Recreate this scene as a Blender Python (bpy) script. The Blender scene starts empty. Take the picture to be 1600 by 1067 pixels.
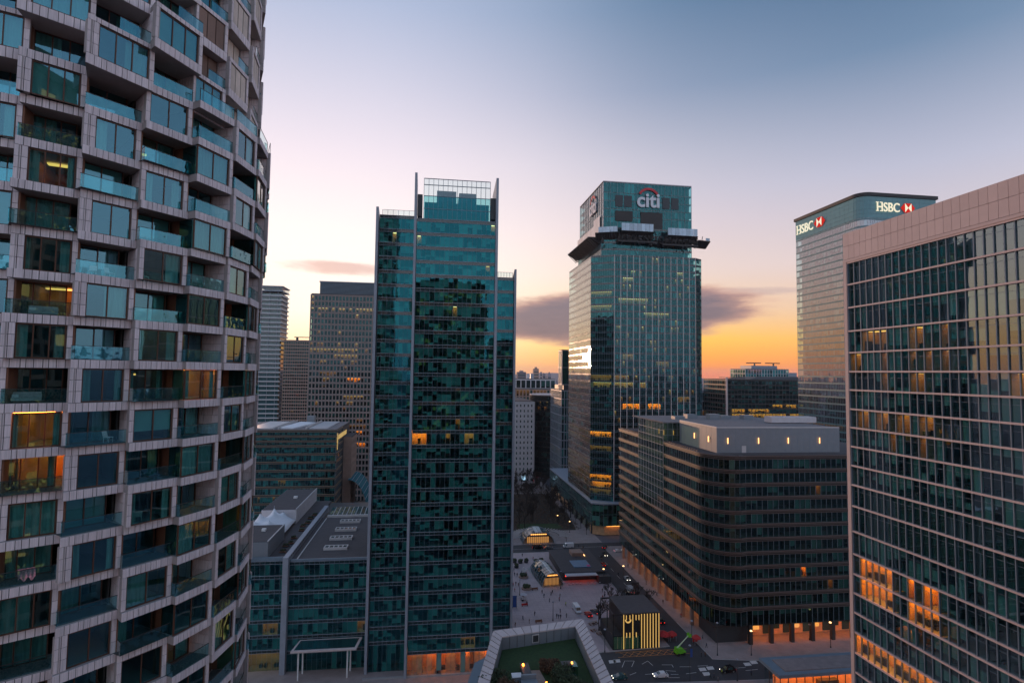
import bpy, bmesh, math, random
from math import sin, cos, pi, radians, sqrt, atan2, tan
from mathutils import Vector, Matrix
from collections import defaultdict
RND = random.Random(7)
scene = bpy.context.scene
col = scene.collection

# ------------------------------------------------------------------ camera
# world X runs along the cross streets, Y along the avenue (the buildings' grid); camera 90 m up
FPX, PITCH, ROLL, YAW, CAMH = 880.0, math.atan(49 / 880), 0.013, radians(8), 90.0
_up = Vector((0, -sin(PITCH), cos(PITCH))); _fw = Vector((0, cos(PITCH), sin(PITCH))); _rt = Vector((1, 0, 0))
_R = _rt * cos(ROLL) + _up * sin(ROLL); _U = -_rt * sin(ROLL) + _up * cos(ROLL)
YAWM = Matrix.Rotation(-YAW, 3, 'Z')
_R, _U, _F = YAWM @ _R, YAWM @ _U, YAWM @ _fw
cd = bpy.data.cameras.new('camera'); cam = bpy.data.objects.new('camera', cd); col.objects.link(cam)
cd.sensor_width = 36; cd.lens = 36 * FPX / 1600; cd.clip_start = 0.5; cd.clip_end = 60000
m = Matrix.Identity(4)
for i in range(3):
    m[i][0], m[i][1], m[i][2] = _R[i], _U[i], -_F[i]
m[2][3] = CAMH
cam.matrix_world = m
scene.camera = cam
def ray(px, py):
    return _R * ((px - 800) / FPX) + _U * ((533.5 - py) / FPX) + _F
def G(px, py, z=0.0):                       # photo pixel -> point on the level z
    r = ray(px, py); return r * ((z - CAMH) / r.z) + Vector((0, 0, CAMH))
def onY(px, py, Y):
    r = ray(px, py); return r * (Y / r.y) + Vector((0, 0, CAMH))
def onX(px, py, X):
    r = ray(px, py); return r * (X / r.x) + Vector((0, 0, CAMH))

# ------------------------------------------------------------------ render settings
scene.render.engine = 'CYCLES'
cy = scene.cycles
cy.use_denoising = True
try: cy.denoiser = 'OPENIMAGEDENOISE'
except Exception: pass
cy.max_bounces = 8; cy.diffuse_bounces = 3; cy.glossy_bounces = 4; cy.transmission_bounces = 4
cy.transparent_max_bounces = 24; cy.volume_bounces = 1
cy.caustics_reflective = False; cy.caustics_refractive = False
cy.sample_clamp_indirect = 4.0
cy.use_light_tree = True
vs = scene.view_settings
vs.view_transform = 'Standard'; vs.look = 'None'; vs.exposure = 0.0; vs.gamma = 1.0
vs.use_curve_mapping = False

# ------------------------------------------------------------------ node helpers
def s2l(c):
    return tuple(((v / 255) / 12.92 if v / 255 <= .04045 else ((v / 255 + .055) / 1.055) ** 2.4) for v in c)
class NT:
    def __init__(s, tree): s.t = tree; s.n = tree.nodes; s.l = tree.links
    def node(s, typ, **kw):
        n = s.n.new(typ)
        for k, v in kw.items():
            if k.startswith('i_'):
                n.inputs[k[2:].replace('_', ' ')].default_value = v
            else: setattr(n, k, v)
        return n
    def link(s, a, b): s.l.new(a, b)
    def math(s, op, a, b=None, c=None, clamp=False):
        n = s.n.new('ShaderNodeMath'); n.operation = op; n.use_clamp = clamp
        for i, v in enumerate((a, b, c)):
            if v is None: continue
            if isinstance(v, (int, float)): n.inputs[i].default_value = v
            else: s.l.new(v, n.inputs[i])
        return n.outputs[0]
    def vmath(s, op, a, b=None, scale=None):
        n = s.n.new('ShaderNodeVectorMath'); n.operation = op
        for i, v in enumerate((a, b)):
            if v is None: continue
            if isinstance(v, (tuple, list, Vector)): n.inputs[i].default_value = v
            else: s.l.new(v, n.inputs[i])
        if scale is not None:
            if isinstance(scale, (int, float)): n.inputs['Scale'].default_value = scale
            else: s.l.new(scale, n.inputs['Scale'])
        return n.outputs['Value'] if op in ('DOT_PRODUCT', 'LENGTH') else n.outputs[0]
    def mix(s, f, a, b, blend='MIX'):
        n = s.n.new('ShaderNodeMix'); n.data_type = 'RGBA'; n.blend_type = blend
        for i, v in ((0, f), (6, a), (7, b)):
            if isinstance(v, (int, float)): n.inputs[i].default_value = v
            elif isinstance(v, tuple): n.inputs[i].default_value = v + (1,) if len(v) == 3 else v
            else: s.l.new(v, n.inputs[i])
        return n.outputs[2]
    def remap(s, v, a, b, c=0.0, d=1.0, interp='SMOOTHSTEP'):
        n = s.n.new('ShaderNodeMapRange'); n.interpolation_type = interp
        s.l.new(v, n.inputs[0])
        for i, x in enumerate((a, b, c, d)): n.inputs[i + 1].default_value = x
        return n.outputs[0]
    def ramp(s, v, stops, interp='LINEAR'):
        n = s.n.new('ShaderNodeValToRGB'); cr = n.color_ramp; cr.interpolation = interp
        cr.elements[0].position = stops[0][0]; cr.elements[0].color = tuple(stops[0][1]) + (1,)
        cr.elements[1].position = stops[-1][0]; cr.elements[1].color = tuple(stops[-1][1]) + (1,)
        for p, c in stops[1:-1]:
            e = cr.elements.new(p); e.color = tuple(c) + (1,)
        s.l.new(v, n.inputs[0]); return n.outputs[0]

# ------------------------------------------------------------------ world: dusk sky, sun just at the horizon
HAZE = 3.5e-5
SUN_AZ = radians(-17.0)          # from +Y towards +X
SUN_EL = radians(1.6)
world = bpy.data.worlds.new('World'); scene.world = world; world.use_nodes = True
w = NT(world.node_tree); w.n.clear()
geo = w.node('ShaderNodeTexCoord')
D = w.vmath('NORMALIZE', geo.outputs['Generated'])
sep = w.node('ShaderNodeSeparateXYZ'); w.link(D, sep.inputs[0])
dx, dy, dz = sep.outputs
el = w.math('MULTIPLY', w.math('ARCSINE', dz), 180 / pi)
az = w.math('MULTIPLY', w.math('ARCTAN2', dx, dy), 180 / pi)
hor = w.vmath('NORMALIZE', w.vmath('MULTIPLY', D, (1, 1, 0)))
dif = w.math('MULTIPLY', w.math('ARCCOSINE', w.math('MINIMUM', w.math('MAXIMUM', w.vmath('DOT_PRODUCT', hor, (sin(SUN_AZ), cos(SUN_AZ), 0)), -1), 1)), 180 / pi)
def stops(lst, k=1.0): return [(p, tuple(k * x for x in s2l(c))) for p, c in lst]
zc = w.math('MAXIMUM', dz, 0.0)
r_sun = w.ramp(zc, stops([(0, (255, 216, 146)), (.05, (255, 240, 200)), (.1, (255, 247, 230)), (.2, (253, 239, 233)), (.35, (229, 217, 225)), (.55, (168, 178, 203)), (.8, (112, 136, 172)), (1, (100, 124, 160))], 1.15))
r_mid = w.ramp(zc, [(p, tuple(v * k for v in s2l(c_))) for p, c_, k in [(0, (252, 128, 62), 1.25), (.018, (255, 156, 44), 1.3), (.06, (255, 203, 66), 1.2), (.105, (253, 213, 152), 1.08), (.17, (246, 221, 204), 1), (.25, (234, 214, 216), 1), (.35, (205, 200, 212), 1), (.45, (158, 167, 191), 1), (.55, (117, 142, 172), 1), (.8, (98, 124, 160), 1), (1, (92, 118, 154), 1)]])
r_rgt = w.ramp(zc, [(p, tuple(v * k for v in s2l(c_))) for p, c_, k in [(0, (250, 138, 84), 1.12), (.02, (252, 158, 86), 1.12), (.06, (251, 188, 112), 1.06), (.11, (238, 200, 176), 1), (.18, (226, 206, 207), 1), (.3, (190, 190, 209), 1), (.45, (114, 138, 168), 1), (.56, (78, 109, 143), 1), (.8, (72, 100, 136), 1), (1, (76, 103, 139), 1)]])
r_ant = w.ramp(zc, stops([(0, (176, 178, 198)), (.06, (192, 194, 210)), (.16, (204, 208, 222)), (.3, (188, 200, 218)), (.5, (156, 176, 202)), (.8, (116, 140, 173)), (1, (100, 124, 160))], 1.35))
c = w.mix(w.remap(dif, 8, 46), r_sun, r_mid)
c = w.mix(w.remap(dif, 24, 64), c, r_rgt)
r_lft = w.ramp(zc, stops([(0, (248, 160, 110)), (.05, (252, 190, 132)), (.1, (249, 209, 178)), (.17, (240, 214, 206)), (.28, (216, 208, 218)), (.42, (176, 184, 206)), (.56, (132, 154, 184)), (.8, (98, 124, 160)), (1, (92, 118, 154))], 1.15))
azd = w.math('SUBTRACT', az, SUN_AZ * 180 / pi)
c = w.mix(w.remap(w.math('MULTIPLY', azd, -1.0), 3, 22), c, r_lft)
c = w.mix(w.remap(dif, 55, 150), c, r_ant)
# a physical dusk sky adds its own share
sky = w.node('ShaderNodeTexSky'); sky.sky_type = 'NISHITA'; sky.sun_disc = False
sky.sun_elevation = SUN_EL; sky.sun_rotation = SUN_AZ; sky.air_density = 1.4; sky.dust_density = 2.5; sky.ozone_density = 3.0
# clouds: a long lens-shaped bank low over the skyline and a thin streak
comb = w.node('ShaderNodeCombineXYZ'); w.link(w.math('MULTIPLY', az, .13), comb.inputs[0]); w.link(w.math('MULTIPLY', el, .55), comb.inputs[1])
nz = w.node('ShaderNodeTexNoise', i_Scale=1.0, i_Detail=7.0, i_Roughness=.58); w.link(comb.outputs[0], nz.inputs['Vector'])
nzs = w.node('ShaderNodeTexNoise', i_Scale=3.1, i_Detail=5.0, i_Roughness=.6); w.link(comb.outputs[0], nzs.inputs['Vector'])
def lens(c_az, c_el, ha, he, tilt, k):
    u = w.math('DIVIDE', w.math('SUBTRACT', az, c_az), ha)
    v = w.math('DIVIDE', w.math('SUBTRACT', w.math('SUBTRACT', el, c_el), w.math('MULTIPLY', w.math('SUBTRACT', az, c_az), tilt)), he)
    q = w.math('SUBTRACT', w.math('SUBTRACT', 1.0, w.math('MULTIPLY', u, u)), w.math('MULTIPLY', v, v))
    return w.math('ADD', q, w.math('MULTIPLY', w.math('SUBTRACT', nz.outputs[0], .5), k))
q1 = lens(18.0, 5.75, 16.5, 3.1, .055, 1.25)
m1 = w.remap(q1, .0, .5)
q2 = lens(-9.5, 9.9, 7.5, .85, .02, 2.4)
m2 = w.remap(q2, .1, 1.0)
q3 = lens(31.0, 7.9, 6.5, .55, -.02, 2.2)
m3 = w.remap(q3, .1, 1.0)
core1 = w.mix(w.remap(q1, .1, .8), tuple(s2l((222, 165, 146))), tuple(s2l((98, 92, 116))))
core1 = w.mix(w.math('MULTIPLY', nzs.outputs[0], .35), core1, tuple(s2l((168, 140, 146))))
c = w.mix(w.math('MULTIPLY', m3, .45), c, tuple(s2l((178, 155, 165))))
c = w.mix(w.math('MULTIPLY', m2, .62), c, tuple(s2l((196, 150, 146))))
c = w.mix(w.math('MULTIPLY', m1, .93), c, core1)
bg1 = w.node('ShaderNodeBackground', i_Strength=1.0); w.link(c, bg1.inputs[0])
bg2 = w.node('ShaderNodeBackground', i_Strength=.05); w.link(sky.outputs[0], bg2.inputs[0])
addn = w.node('ShaderNodeAddShader'); w.link(bg1.outputs[0], addn.inputs[0]); w.link(bg2.outputs[0], addn.inputs[1])
wo = w.node('ShaderNodeOutputWorld'); w.link(addn.outputs[0], wo.inputs[0])

# ------------------------------------------------------------------ sun
sl = bpy.data.lights.new('sun', 'SUN'); sl.energy = 1.7; sl.angle = radians(2); sl.color = (1, .56, .34)
so = bpy.data.objects.new('sun', sl); col.objects.link(so)
sd = Vector((sin(SUN_AZ) * cos(SUN_EL), cos(SUN_AZ) * cos(SUN_EL), sin(SUN_EL)))
so.rotation_euler = sd.to_track_quat('Z', 'Y').to_euler()
so.location = sd * 900

# ------------------------------------------------------------------ materials
MATS = {}
def pbr(name, colr, rough=.6, metal=0.0, var=.18, scale=.6, bump=0.0, bscale=8.0, spec=.5, stripes=None, ivar=0.0):
    mt = bpy.data.materials.new(name); mt.use_nodes = True
    t = NT(mt.node_tree); b = t.n['Principled BSDF']
    pos = t.node('ShaderNodeNewGeometry')
    b.inputs['Roughness'].default_value = rough; b.inputs['Metallic'].default_value = metal
    b.inputs['Specular IOR Level'].default_value = spec
    base = tuple(colr)
    cc = None
    if var:
        n = t.node('ShaderNodeTexNoise', i_Scale=scale, i_Detail=5.0, i_Roughness=.65); t.link(pos.outputs['Position'], n.inputs['Vector'])
        f = t.remap(n.outputs[0], .25, .75, 1 - var, 1 + var, 'LINEAR')
        cc = t.vmath('SCALE', base, scale=f)
        r = t.math('ADD', t.math('MULTIPLY', t.math('SUBTRACT', n.outputs[0], .5), .25), rough, clamp=True); t.link(r, b.inputs['Roughness'])
    if ivar:
        oi = t.node('ShaderNodeObjectInfo')
        rr = t.math('FRACT', t.math('ADD', oi.outputs['Random'], pos.outputs['Random Per Island']))
        f = t.math('ADD', t.math('MULTIPLY', rr, 2 * ivar), 1 - ivar)
        cc = t.vmath('SCALE', cc if cc is not None else base, scale=f)
    if cc is not None: t.link(cc, b.inputs['Base Color'])
    else: b.inputs['Base Color'].default_value = base + (1,)
    if bump:
        n2 = t.node('ShaderNodeTexNoise', i_Scale=bscale, i_Detail=4.0); t.link(pos.outputs['Position'], n2.inputs['Vector'])
        bp = t.node('ShaderNodeBump', i_Strength=bump, i_Distance=.05); t.link(n2.outputs[0], bp.inputs['Height']); t.link(bp.outputs[0], b.inputs['Normal'])
    MATS[name] = mt; return mt
def emit(name, colr, strength):
    mt = bpy.data.materials.new(name); mt.use_nodes = True
    t = NT(mt.node_tree); t.n.clear()
    e = t.node('ShaderNodeEmission', i_Strength=strength); e.inputs[0].default_value = tuple(colr) + (1,)
    o = t.node('ShaderNodeOutputMaterial'); t.link(e.outputs[0], o.inputs[0]); MATS[name] = mt; return mt
def glass(name, tint, refl, base=.16, tilt=.012, wave=.004, rough=.015, dark=0.0, wscale=.35):
    """coated facade glass: tinted see-through plus mirror share growing with angle; every pane sits a hair off plane"""
    mt = bpy.data.materials.new(name); mt.use_nodes = True
    t = NT(mt.node_tree); t.n.clear()
    g = t.node('ShaderNodeNewGeometry'); oi = t.node('ShaderNodeObjectInfo')
    rr = t.math('FRACT', t.math('ADD', t.math('MULTIPLY', oi.outputs['Random'], 7.13), t.math('MULTIPLY', g.outputs['Random Per Island'], 3.7)))
    wn = t.node('ShaderNodeTexWhiteNoise'); wn.noise_dimensions = '1D'; t.link(rr, wn.inputs['W'])
    off = t.vmath('SCALE', t.vmath('SUBTRACT', wn.outputs['Color'], (.5, .5, .5)), scale=2 * tilt)
    n = t.node('ShaderNodeTexNoise', i_Scale=wscale, i_Detail=1.0); t.link(g.outputs['Position'], n.inputs['Vector'])
    off2 = t.vmath('SCALE', t.vmath('SUBTRACT', n.outputs['Color'], (.5, .5, .5)), scale=2 * wave)
    N = t.vmath('NORMALIZE', t.vmath('ADD', t.vmath('ADD', g.outputs['Normal'], off), off2))
    cs = t.math('ABSOLUTE', t.vmath('DOT_PRODUCT', g.outputs['Incoming'], g.outputs['Normal']))
    fr = t.math('ADD', t.math('MULTIPLY', t.math('POWER', t.math('SUBTRACT', 1.0, cs, clamp=True), 4.0), .96), .04)
    # both faces of the pane share the reflection: only the outer face mirrors
    front = t.math('SUBTRACT', 1.0, g.outputs['Backfacing'])
    fac = t.math('MULTIPLY', t.math('ADD', t.math('MULTIPLY', fr, 1 - base), base, clamp=True), front)
    gl = t.node('ShaderNodeBsdfGlossy', i_Roughness=rough); gl.inputs['Color'].default_value = tuple(refl) + (1,); t.link(N, gl.inputs['Normal'])
    # at grazing angles the coating loses its tint
    wr = t.mix(t.remap(fr, .04, .34), tuple(refl) + (1,), (1, .97, .95, 1)); t.link(wr, gl.inputs['Color'])
    tr = t.node('ShaderNodeBsdfTransparent'); tr.inputs[0].default_value = tuple(tint) + (1,)
    mx = t.node('ShaderNodeMixShader'); t.link(fac, mx.inputs[0]); t.link(tr.outputs[0], mx.inputs[1]); t.link(gl.outputs[0], mx.inputs[2])
    o = t.node('ShaderNodeOutputMaterial'); t.link(mx.outputs[0], o.inputs[0]); MATS[name] = mt; return mt
def ribbed(name, colr, period=.075, depth=.5):
    """pale fluted cladding: fine vertical ribs, each panel its own shade"""
    mt = bpy.data.materials.new(name); mt.use_nodes = True
    t = NT(mt.node_tree); b = t.n['Principled BSDF']; b.inputs['Roughness'].default_value = .75; b.inputs['Specular IOR Level'].default_value = .3
    g = t.node('ShaderNodeNewGeometry'); oi = t.node('ShaderNodeObjectInfo')
    rr = t.math('FRACT', t.math('ADD', oi.outputs['Random'], g.outputs['Random Per Island']))
    s = t.node('ShaderNodeSeparateXYZ'); t.link(g.outputs['Position'], s.inputs[0])
    sn = t.node('ShaderNodeSeparateXYZ'); t.link(g.outputs['True Normal'], sn.inputs[0])
    along = t.math('SUBTRACT', t.math('MULTIPLY', s.outputs[1], sn.outputs[0]), t.math('MULTIPLY', s.outputs[0], sn.outputs[1]))
    stretch = t.node('ShaderNodeCombineXYZ'); t.link(t.math('MULTIPLY', along, 1 / period), stretch.inputs[0]); t.link(t.math('MULTIPLY', s.outputs[2], .35), stretch.inputs[1]); t.link(t.math('MULTIPLY', rr, 40), stretch.inputs[2])
    n = t.node('ShaderNodeTexNoise', i_Scale=1.0, i_Detail=2.0); t.link(stretch.outputs[0], n.inputs['Vector'])
    n2 = t.node('ShaderNodeTexNoise', i_Scale=.5, i_Detail=5.0); t.link(g.outputs['Position'], n2.inputs['Vector'])
    f = t.math('ADD', t.remap(n.outputs[0],   .3, .7, .84, 1.12, 'LINEAR'), t.math('MULTIPLY', t.math('SUBTRACT', n2.outputs[0], .5), .25))
    f = t.math('MULTIPLY', f, t.math('ADD', t.math('MULTIPLY', rr, .16), .92))
    t.link(t.vmath('SCALE', tuple(colr), scale=f), b.inputs['Base Color'])
    bp = t.node('ShaderNodeBump', i_Strength=depth, i_Distance=.03); t.link(n.outputs[0], bp.inputs['Height']); t.link(bp.outputs[0], b.inputs['Normal'])
    MATS[name] = mt; return mt

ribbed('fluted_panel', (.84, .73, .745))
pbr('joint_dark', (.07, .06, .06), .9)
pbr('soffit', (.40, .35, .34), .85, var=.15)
pbr('copper', (.115, .05, .03), .45, var=.2)
pbr('timber', (.24, .105, .06), .6, var=.25, scale=2)
pbr('rail', (.06, .055, .055), .4)
pbr('deck', (.10, .10, .10), .85)
pbr('curtain', (.62, .62, .58), .9, var=.1, ivar=.25)
pbr('shutter_pale', (.72, .60, .52), .8, ivar=.12)
pbr('shutter_brown', (.30, .19, .15), .8, ivar=.25)
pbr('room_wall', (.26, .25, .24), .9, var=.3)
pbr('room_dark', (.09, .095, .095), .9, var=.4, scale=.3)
pbr('room_pink', (.80, .26, .17), .9, var=.1)
pbr('warm_wall', (.74, .44, .24), .9, var=.25, scale=.8)
pbr('ceiling', (.40, .40, .39), .9)
pbr('blind', (.24, .41, .39), .9, var=.1, ivar=.3)
pbr('blank_panel', (.02, .05, .05), .7, var=.2)
pbr('clutter', (.055, .055, .055), .8, ivar=.8)
pbr('upholstery', (.45, .45, .44), .95)
pbr('white_metal', (.75, .75, .74), .5)
emit('lamp_warm', (1, .24, .022), 18.0)
emit('lamp_soft', (1, .40, .09), 2.6)
emit('lamp_pale', (1, .56, .22), 4.0)
emit('lamp_gold', (1, .50, .10), 9.0)
emit('lamp_dim', (1, .42, .12), .9)
emit('glow_orange', (1, .40, .09), .95)
emit('lamp_tube', (1, .46, .16), 3.6)
emit('lamp_red', (1, .04, .02), 3.0)
emit('strip_gold', (1, .60, .18), .72)
emit('sign_white', (1, .90, .68), .98)
emit('sign_yellow', (1, .68, .25), .5)
emit('sign_red', (.80, .03, .02), .75)
emit('screen_blue', (.45, .75, 1), .9)
glass('glass_res', (.58, .83, .82), (.32, .70, .88), .22, .008, .006)
glass('glass_rail', (.74, .92, .92), (.28, .80, 1.0), .20, .02, .06, wscale=2.2)
glass('glass_teal', (.58, .82, .80), (.06, .46, .56), .16, .006, .003)
glass('glass_dark', (.54, .66, .64), (.28, .58, .62), .06, .008, .003)
glass('glass_citi', (.54, .80, .80), (.18, .58, .62), .14, .010, .004)
glass('glass_hsbc', (.62, .82, .82), (.92, .93, 1.0), .30, .006, .004)
glass('glass_right', (.70, .86, .84), (.74, .90, .95), .20, .006, .003)
glass('glass_green', (.70, .86, .80), (.40, .75, .70), .12, .008, .003)
glass('glass_clear', (.90, .95, .94), (.8, .95, 1.0), .06, .006, .003)
pbr('spandrel_glass', (.010, .032, .036), .07, var=.1, spec=.9)
pbr('glass_solid', (.015, .06, .065), .06, spec=.9, var=.1, ivar=.5)
pbr('steel_grey', (.30, .33, .38), .45, var=.12)
pbr('steel_blue', (.16, .22, .27), .45, var=.12)
pbr('steel_dark', (.045, .05, .055), .5)
pbr('alu_pale', (.56, .54, .54), .5, var=.1)
pbr('stone_pink', (.60, .50, .48), .8, var=.12, ivar=.08)
pbr('pink_panel', (.66, .50, .46), .65, var=.06, ivar=.05)
pbr('stone_brown', (.36, .24, .19), .85, var=.15)
pbr('stone_grey', (.27, .215, .195), .85, var=.12)
pbr('stone_white', (.60, .56, .57), .85, var=.12)
pbr('bronze', (.15, .108, .096), .45, metal=.0, var=.15)
pbr('bronze_dark', (.035, .028, .026), .55)
pbr('hsbc_band', (.12, .25, .27), .30, var=.08)
pbr('concrete', (.34, .33, .33), .9, var=.15, bump=.2)
pbr('roof_dark', (.085, .078, .082), .95, var=.2)
pbr('roof_grey', (.22, .195, .195), .9, var=.2)
pbr('penthouse_metal', (.215, .24, .265), .45, var=.08)
pbr('tent_white', (.78, .78, .80), .7, var=.05)
pbr('asphalt', (.050, .050, .054), .85, var=.25, scale=.25)
pbr('paving', (.47, .37, .37), .75, var=.2, scale=.18)
pbr('pavement', (.32, .26, .245), .85, var=.2, scale=.3)
pbr('kerb', (.36, .34, .33), .85)
pbr('paint', (.62, .60, .57), .7, var=.25, scale=2)
pbr('paint_orange', (.55, .24, .08), .7, var=.3, scale=2)
pbr('grass', (.030, .060, .018), .95, var=.4, scale=2.5)
pbr('leaf_mulch', (.045, .036, .028), .95, var=.4, scale=1.2)
pbr('leaf_dark', (.045, .06, .028), .9, var=.5, scale=1.5, ivar=.5)
pbr('leaf_brown', (.10, .055, .03), .9, var=.4, scale=1.5, ivar=.5)
pbr('bark', (.045, .035, .03), .9)
pbr('far_city', (.24, .22, .25), .9, ivar=.45, scale=.02)
pbr('far_ground', (.14, .135, .15), .95, var=.35, scale=.004)
pbr('black_paint', (.02, .02, .022), .4)
pbr('rubber', (.02, .02, .02), .8)
pbr('skin', (.45, .28, .2), .7)

# ------------------------------------------------------------------ mesh helpers
class MB:
    def __init__(s): s.v = []; s.f = []; s.mi = []; s.cur = 0
    def add(s, vs, fs):
        o = len(s.v); s.v.extend(vs); s.f.extend([tuple(i + o for i in f) for f in fs]); s.mi.extend([s.cur] * len(fs)); return s
    def hexa(s, p):
        return s.add(p, [(3, 2, 1, 0), (4, 5, 6, 7), (0, 1, 5, 4), (1, 2, 6, 5), (2, 3, 7, 6), (3, 0, 4, 7)])
    def box(s, x0, x1, y0, y1, z0, z1):
        return s.hexa([(x0, y0, z0), (x1, y0, z0), (x1, y1, z0), (x0, y1, z0), (x0, y0, z1), (x1, y0, z1), (x1, y1, z1), (x0, y1, z1)])
    def prism(s, poly, z0, z1):
        n = len(poly)
        a = sum(poly[i][0] * poly[(i + 1) % n][1] - poly[(i + 1) % n][0] * poly[i][1] for i in range(n))
        if a < 0: poly = poly[::-1]
        vs = [(x, y, z0) for x, y in poly] + [(x, y, z1) for x, y in poly]
        fs = [tuple(range(n - 1, -1, -1)), tuple(range(n, 2 * n))] + [(i, (i + 1) % n, (i + 1) % n + n, i + n) for i in range(n)]
        return s.add(vs, fs)
    def quad(s, a, b, c, d): return s.add([tuple(a), tuple(b), tuple(c), tuple(d)], [(0, 1, 2, 3)])
    def tube(s, p, q, r0, r1=None, n=6):
        r1 = r0 if r1 is None else r1
        p = Vector(p); q = Vector(q); d = (q - p).normalized()
        a = d.orthogonal().normalized(); b = d.cross(a)
        vs = []
        for c, r in ((p, r0), (q, r1)):
            for i in range(n):
                t = 2 * pi * i / n; vs.append(tuple(c + a * (r * cos(t)) + b * (r * sin(t))))
        fs = [(i, (i + 1) % n, (i + 1) % n + n, i + n) for i in range(n)] + [tuple(range(n - 1, -1, -1)), tuple(range(n, 2 * n))]
        return s.add(vs, fs)
    def lathe(s, cx, cy, prof, n=12, sx=1, sy=1):
        vs = []
        for r, z in prof:
            for i in range(n):
                t = 2 * pi * i / n; vs.append((cx + r * sx * cos(t), cy + r * sy * sin(t), z))
        fs = []
        for k in range(len(prof) - 1):
            for i in range(n):
                j = (i + 1) % n; fs.append((k * n + i, k * n + j, (k + 1) * n + j, (k + 1) * n + i))
        fs.append(tuple(range(n - 1, -1, -1))); fs.append(tuple((len(prof) - 1) * n + i for i in range(n)))
        return s.add(vs, fs)
    def blob(s, c, r, rnd, n=8, k=5, amp=.25):
        vs = []; fs = []
        for j in range(1, k):
            th = pi * j / k
            for i in range(n):
                ph = 2 * pi * i / n; q = 1 + rnd.uniform(-amp, amp)
                vs.append((c[0] + r[0] * q * sin(th) * cos(ph), c[1] + r[1] * q * sin(th) * sin(ph), c[2] + r[2] * q * cos(th)))
        vs += [(c[0], c[1], c[2] + r[2]), (c[0], c[1], c[2] - r[2])]
        for j in range(k - 2):
            for i in range(n):
                a = j * n + i; b = j * n + (i + 1) % n; fs.append((a, a + n, b + n, b))
        for i in range(n):
            fs.append((len(vs) - 2, i, (i + 1) % n)); q = (k - 2) * n; fs.append((len(vs) - 1, q + (i + 1) % n, q + i))
        return s.add(vs, fs)
    def mesh(s, name, mats):
        me = bpy.data.meshes.new(name); me.from_pydata(s.v, [], s.f)
        for mt in (mats if isinstance(mats, (list, tuple)) else [mats]): me.materials.append(MATS[mt] if isinstance(mt, str) else mt)
        if len(me.materials) > 1: me.polygons.foreach_set('material_index', s.mi)
        me.update(); return me
    def build(s, name, mats, parent=None, world=True, smooth=False, **kw):
        if not s.v: return None
        return place(name, s.mesh(name, mats), parent, world, smooth=smooth, **kw)
def tag(o, label=None, cat=None, group=None, kind=None):
    if label: o['label'] = label
    if cat: o['category'] = cat
    if group: o['group'] = group
    if kind: o['kind'] = kind
    return o
def root_of(o):
    while o.parent: o = o.parent
    return o
def place(name, me, parent=None, world=True, loc=None, rotz=0.0, smooth=False, label=None, cat=None, group=None, kind=None):
    """links one mesh object; world=True: its vertices are scene coordinates although it hangs under a placed Empty"""
    o = bpy.data.objects.new(name, me); col.objects.link(o)
    if smooth: me.polygons.foreach_set('use_smooth', [True] * len(me.polygons))
    if parent is not None:
        o.parent = parent
        if world and parent.parent is None and parent.type == 'EMPTY':
            o.matrix_parent_inverse = Matrix.Translation(-parent.location)
    if loc is not None: o.location = loc
    if rotz: o.rotation_euler = (0, 0, rotz)
    return tag(o, label, cat, group, kind)
def thing(name, label, cat, loc=(0, 0, 0), rotz=0.0, group=None):
    o = bpy.data.objects.new(name, None); col.objects.link(o); o.location = loc; o.rotation_euler = (0, 0, rotz)
    o.empty_display_size = .5
    return tag(o, label, cat, group)
def dup(root, loc, rotz=0.0, scale=None, label=None, group=None, recolor=None):
    r = root.copy(); col.objects.link(r); r.location = loc; r.rotation_euler = (0, 0, rotz)
    if scale is not None: r.scale = (scale,) * 3 if isinstance(scale, (int, float)) else scale
    if label: r['label'] = label
    if group: r['group'] = group
    def kids(a, b):
        for ch in a.children:
            if ch == b: continue
            c2 = ch.copy(); col.objects.link(c2); c2.parent = b; kids(ch, c2)
            if recolor and ch.name.split('.')[0] in recolor:
                me = c2.data.copy(); me.materials[0] = MATS[recolor[ch.name.split('.')[0]]]; c2.data = me
    kids(root, r); return r
def struct(name, mb, mt, label=None, **kw):
    o = mb.build(name, mt, **kw); o['kind'] = 'structure'
    if label: o['label'] = label
    return o
_shared = {}
def shared(key, fn):
    if key not in _shared: _shared[key] = fn()
    return _shared[key]

class Frame:
    """a wall's own axes: s along it, n out of it, z up"""
    def __init__(s, o, d): s.o = Vector((o[0], o[1])); s.d = Vector((d[0], d[1])).normalized(); s.n = Vector((s.d.y, -s.d.x))
    def pt(s, a, n, z): p = s.o + s.d * a + s.n * n; return (p.x, p.y, z)
    def box(s, mb, a0, a1, n0, n1, z0, z1):
        return mb.hexa([s.pt(a0, n1, z0), s.pt(a1, n1, z0), s.pt(a1, n0, z0), s.pt(a0, n0, z0), s.pt(a0, n1, z1), s.pt(a1, n1, z1), s.pt(a1, n0, z1), s.pt(a0, n0, z1)])
    @property
    def ang(s): return atan2(s.d.y, s.d.x)

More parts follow.
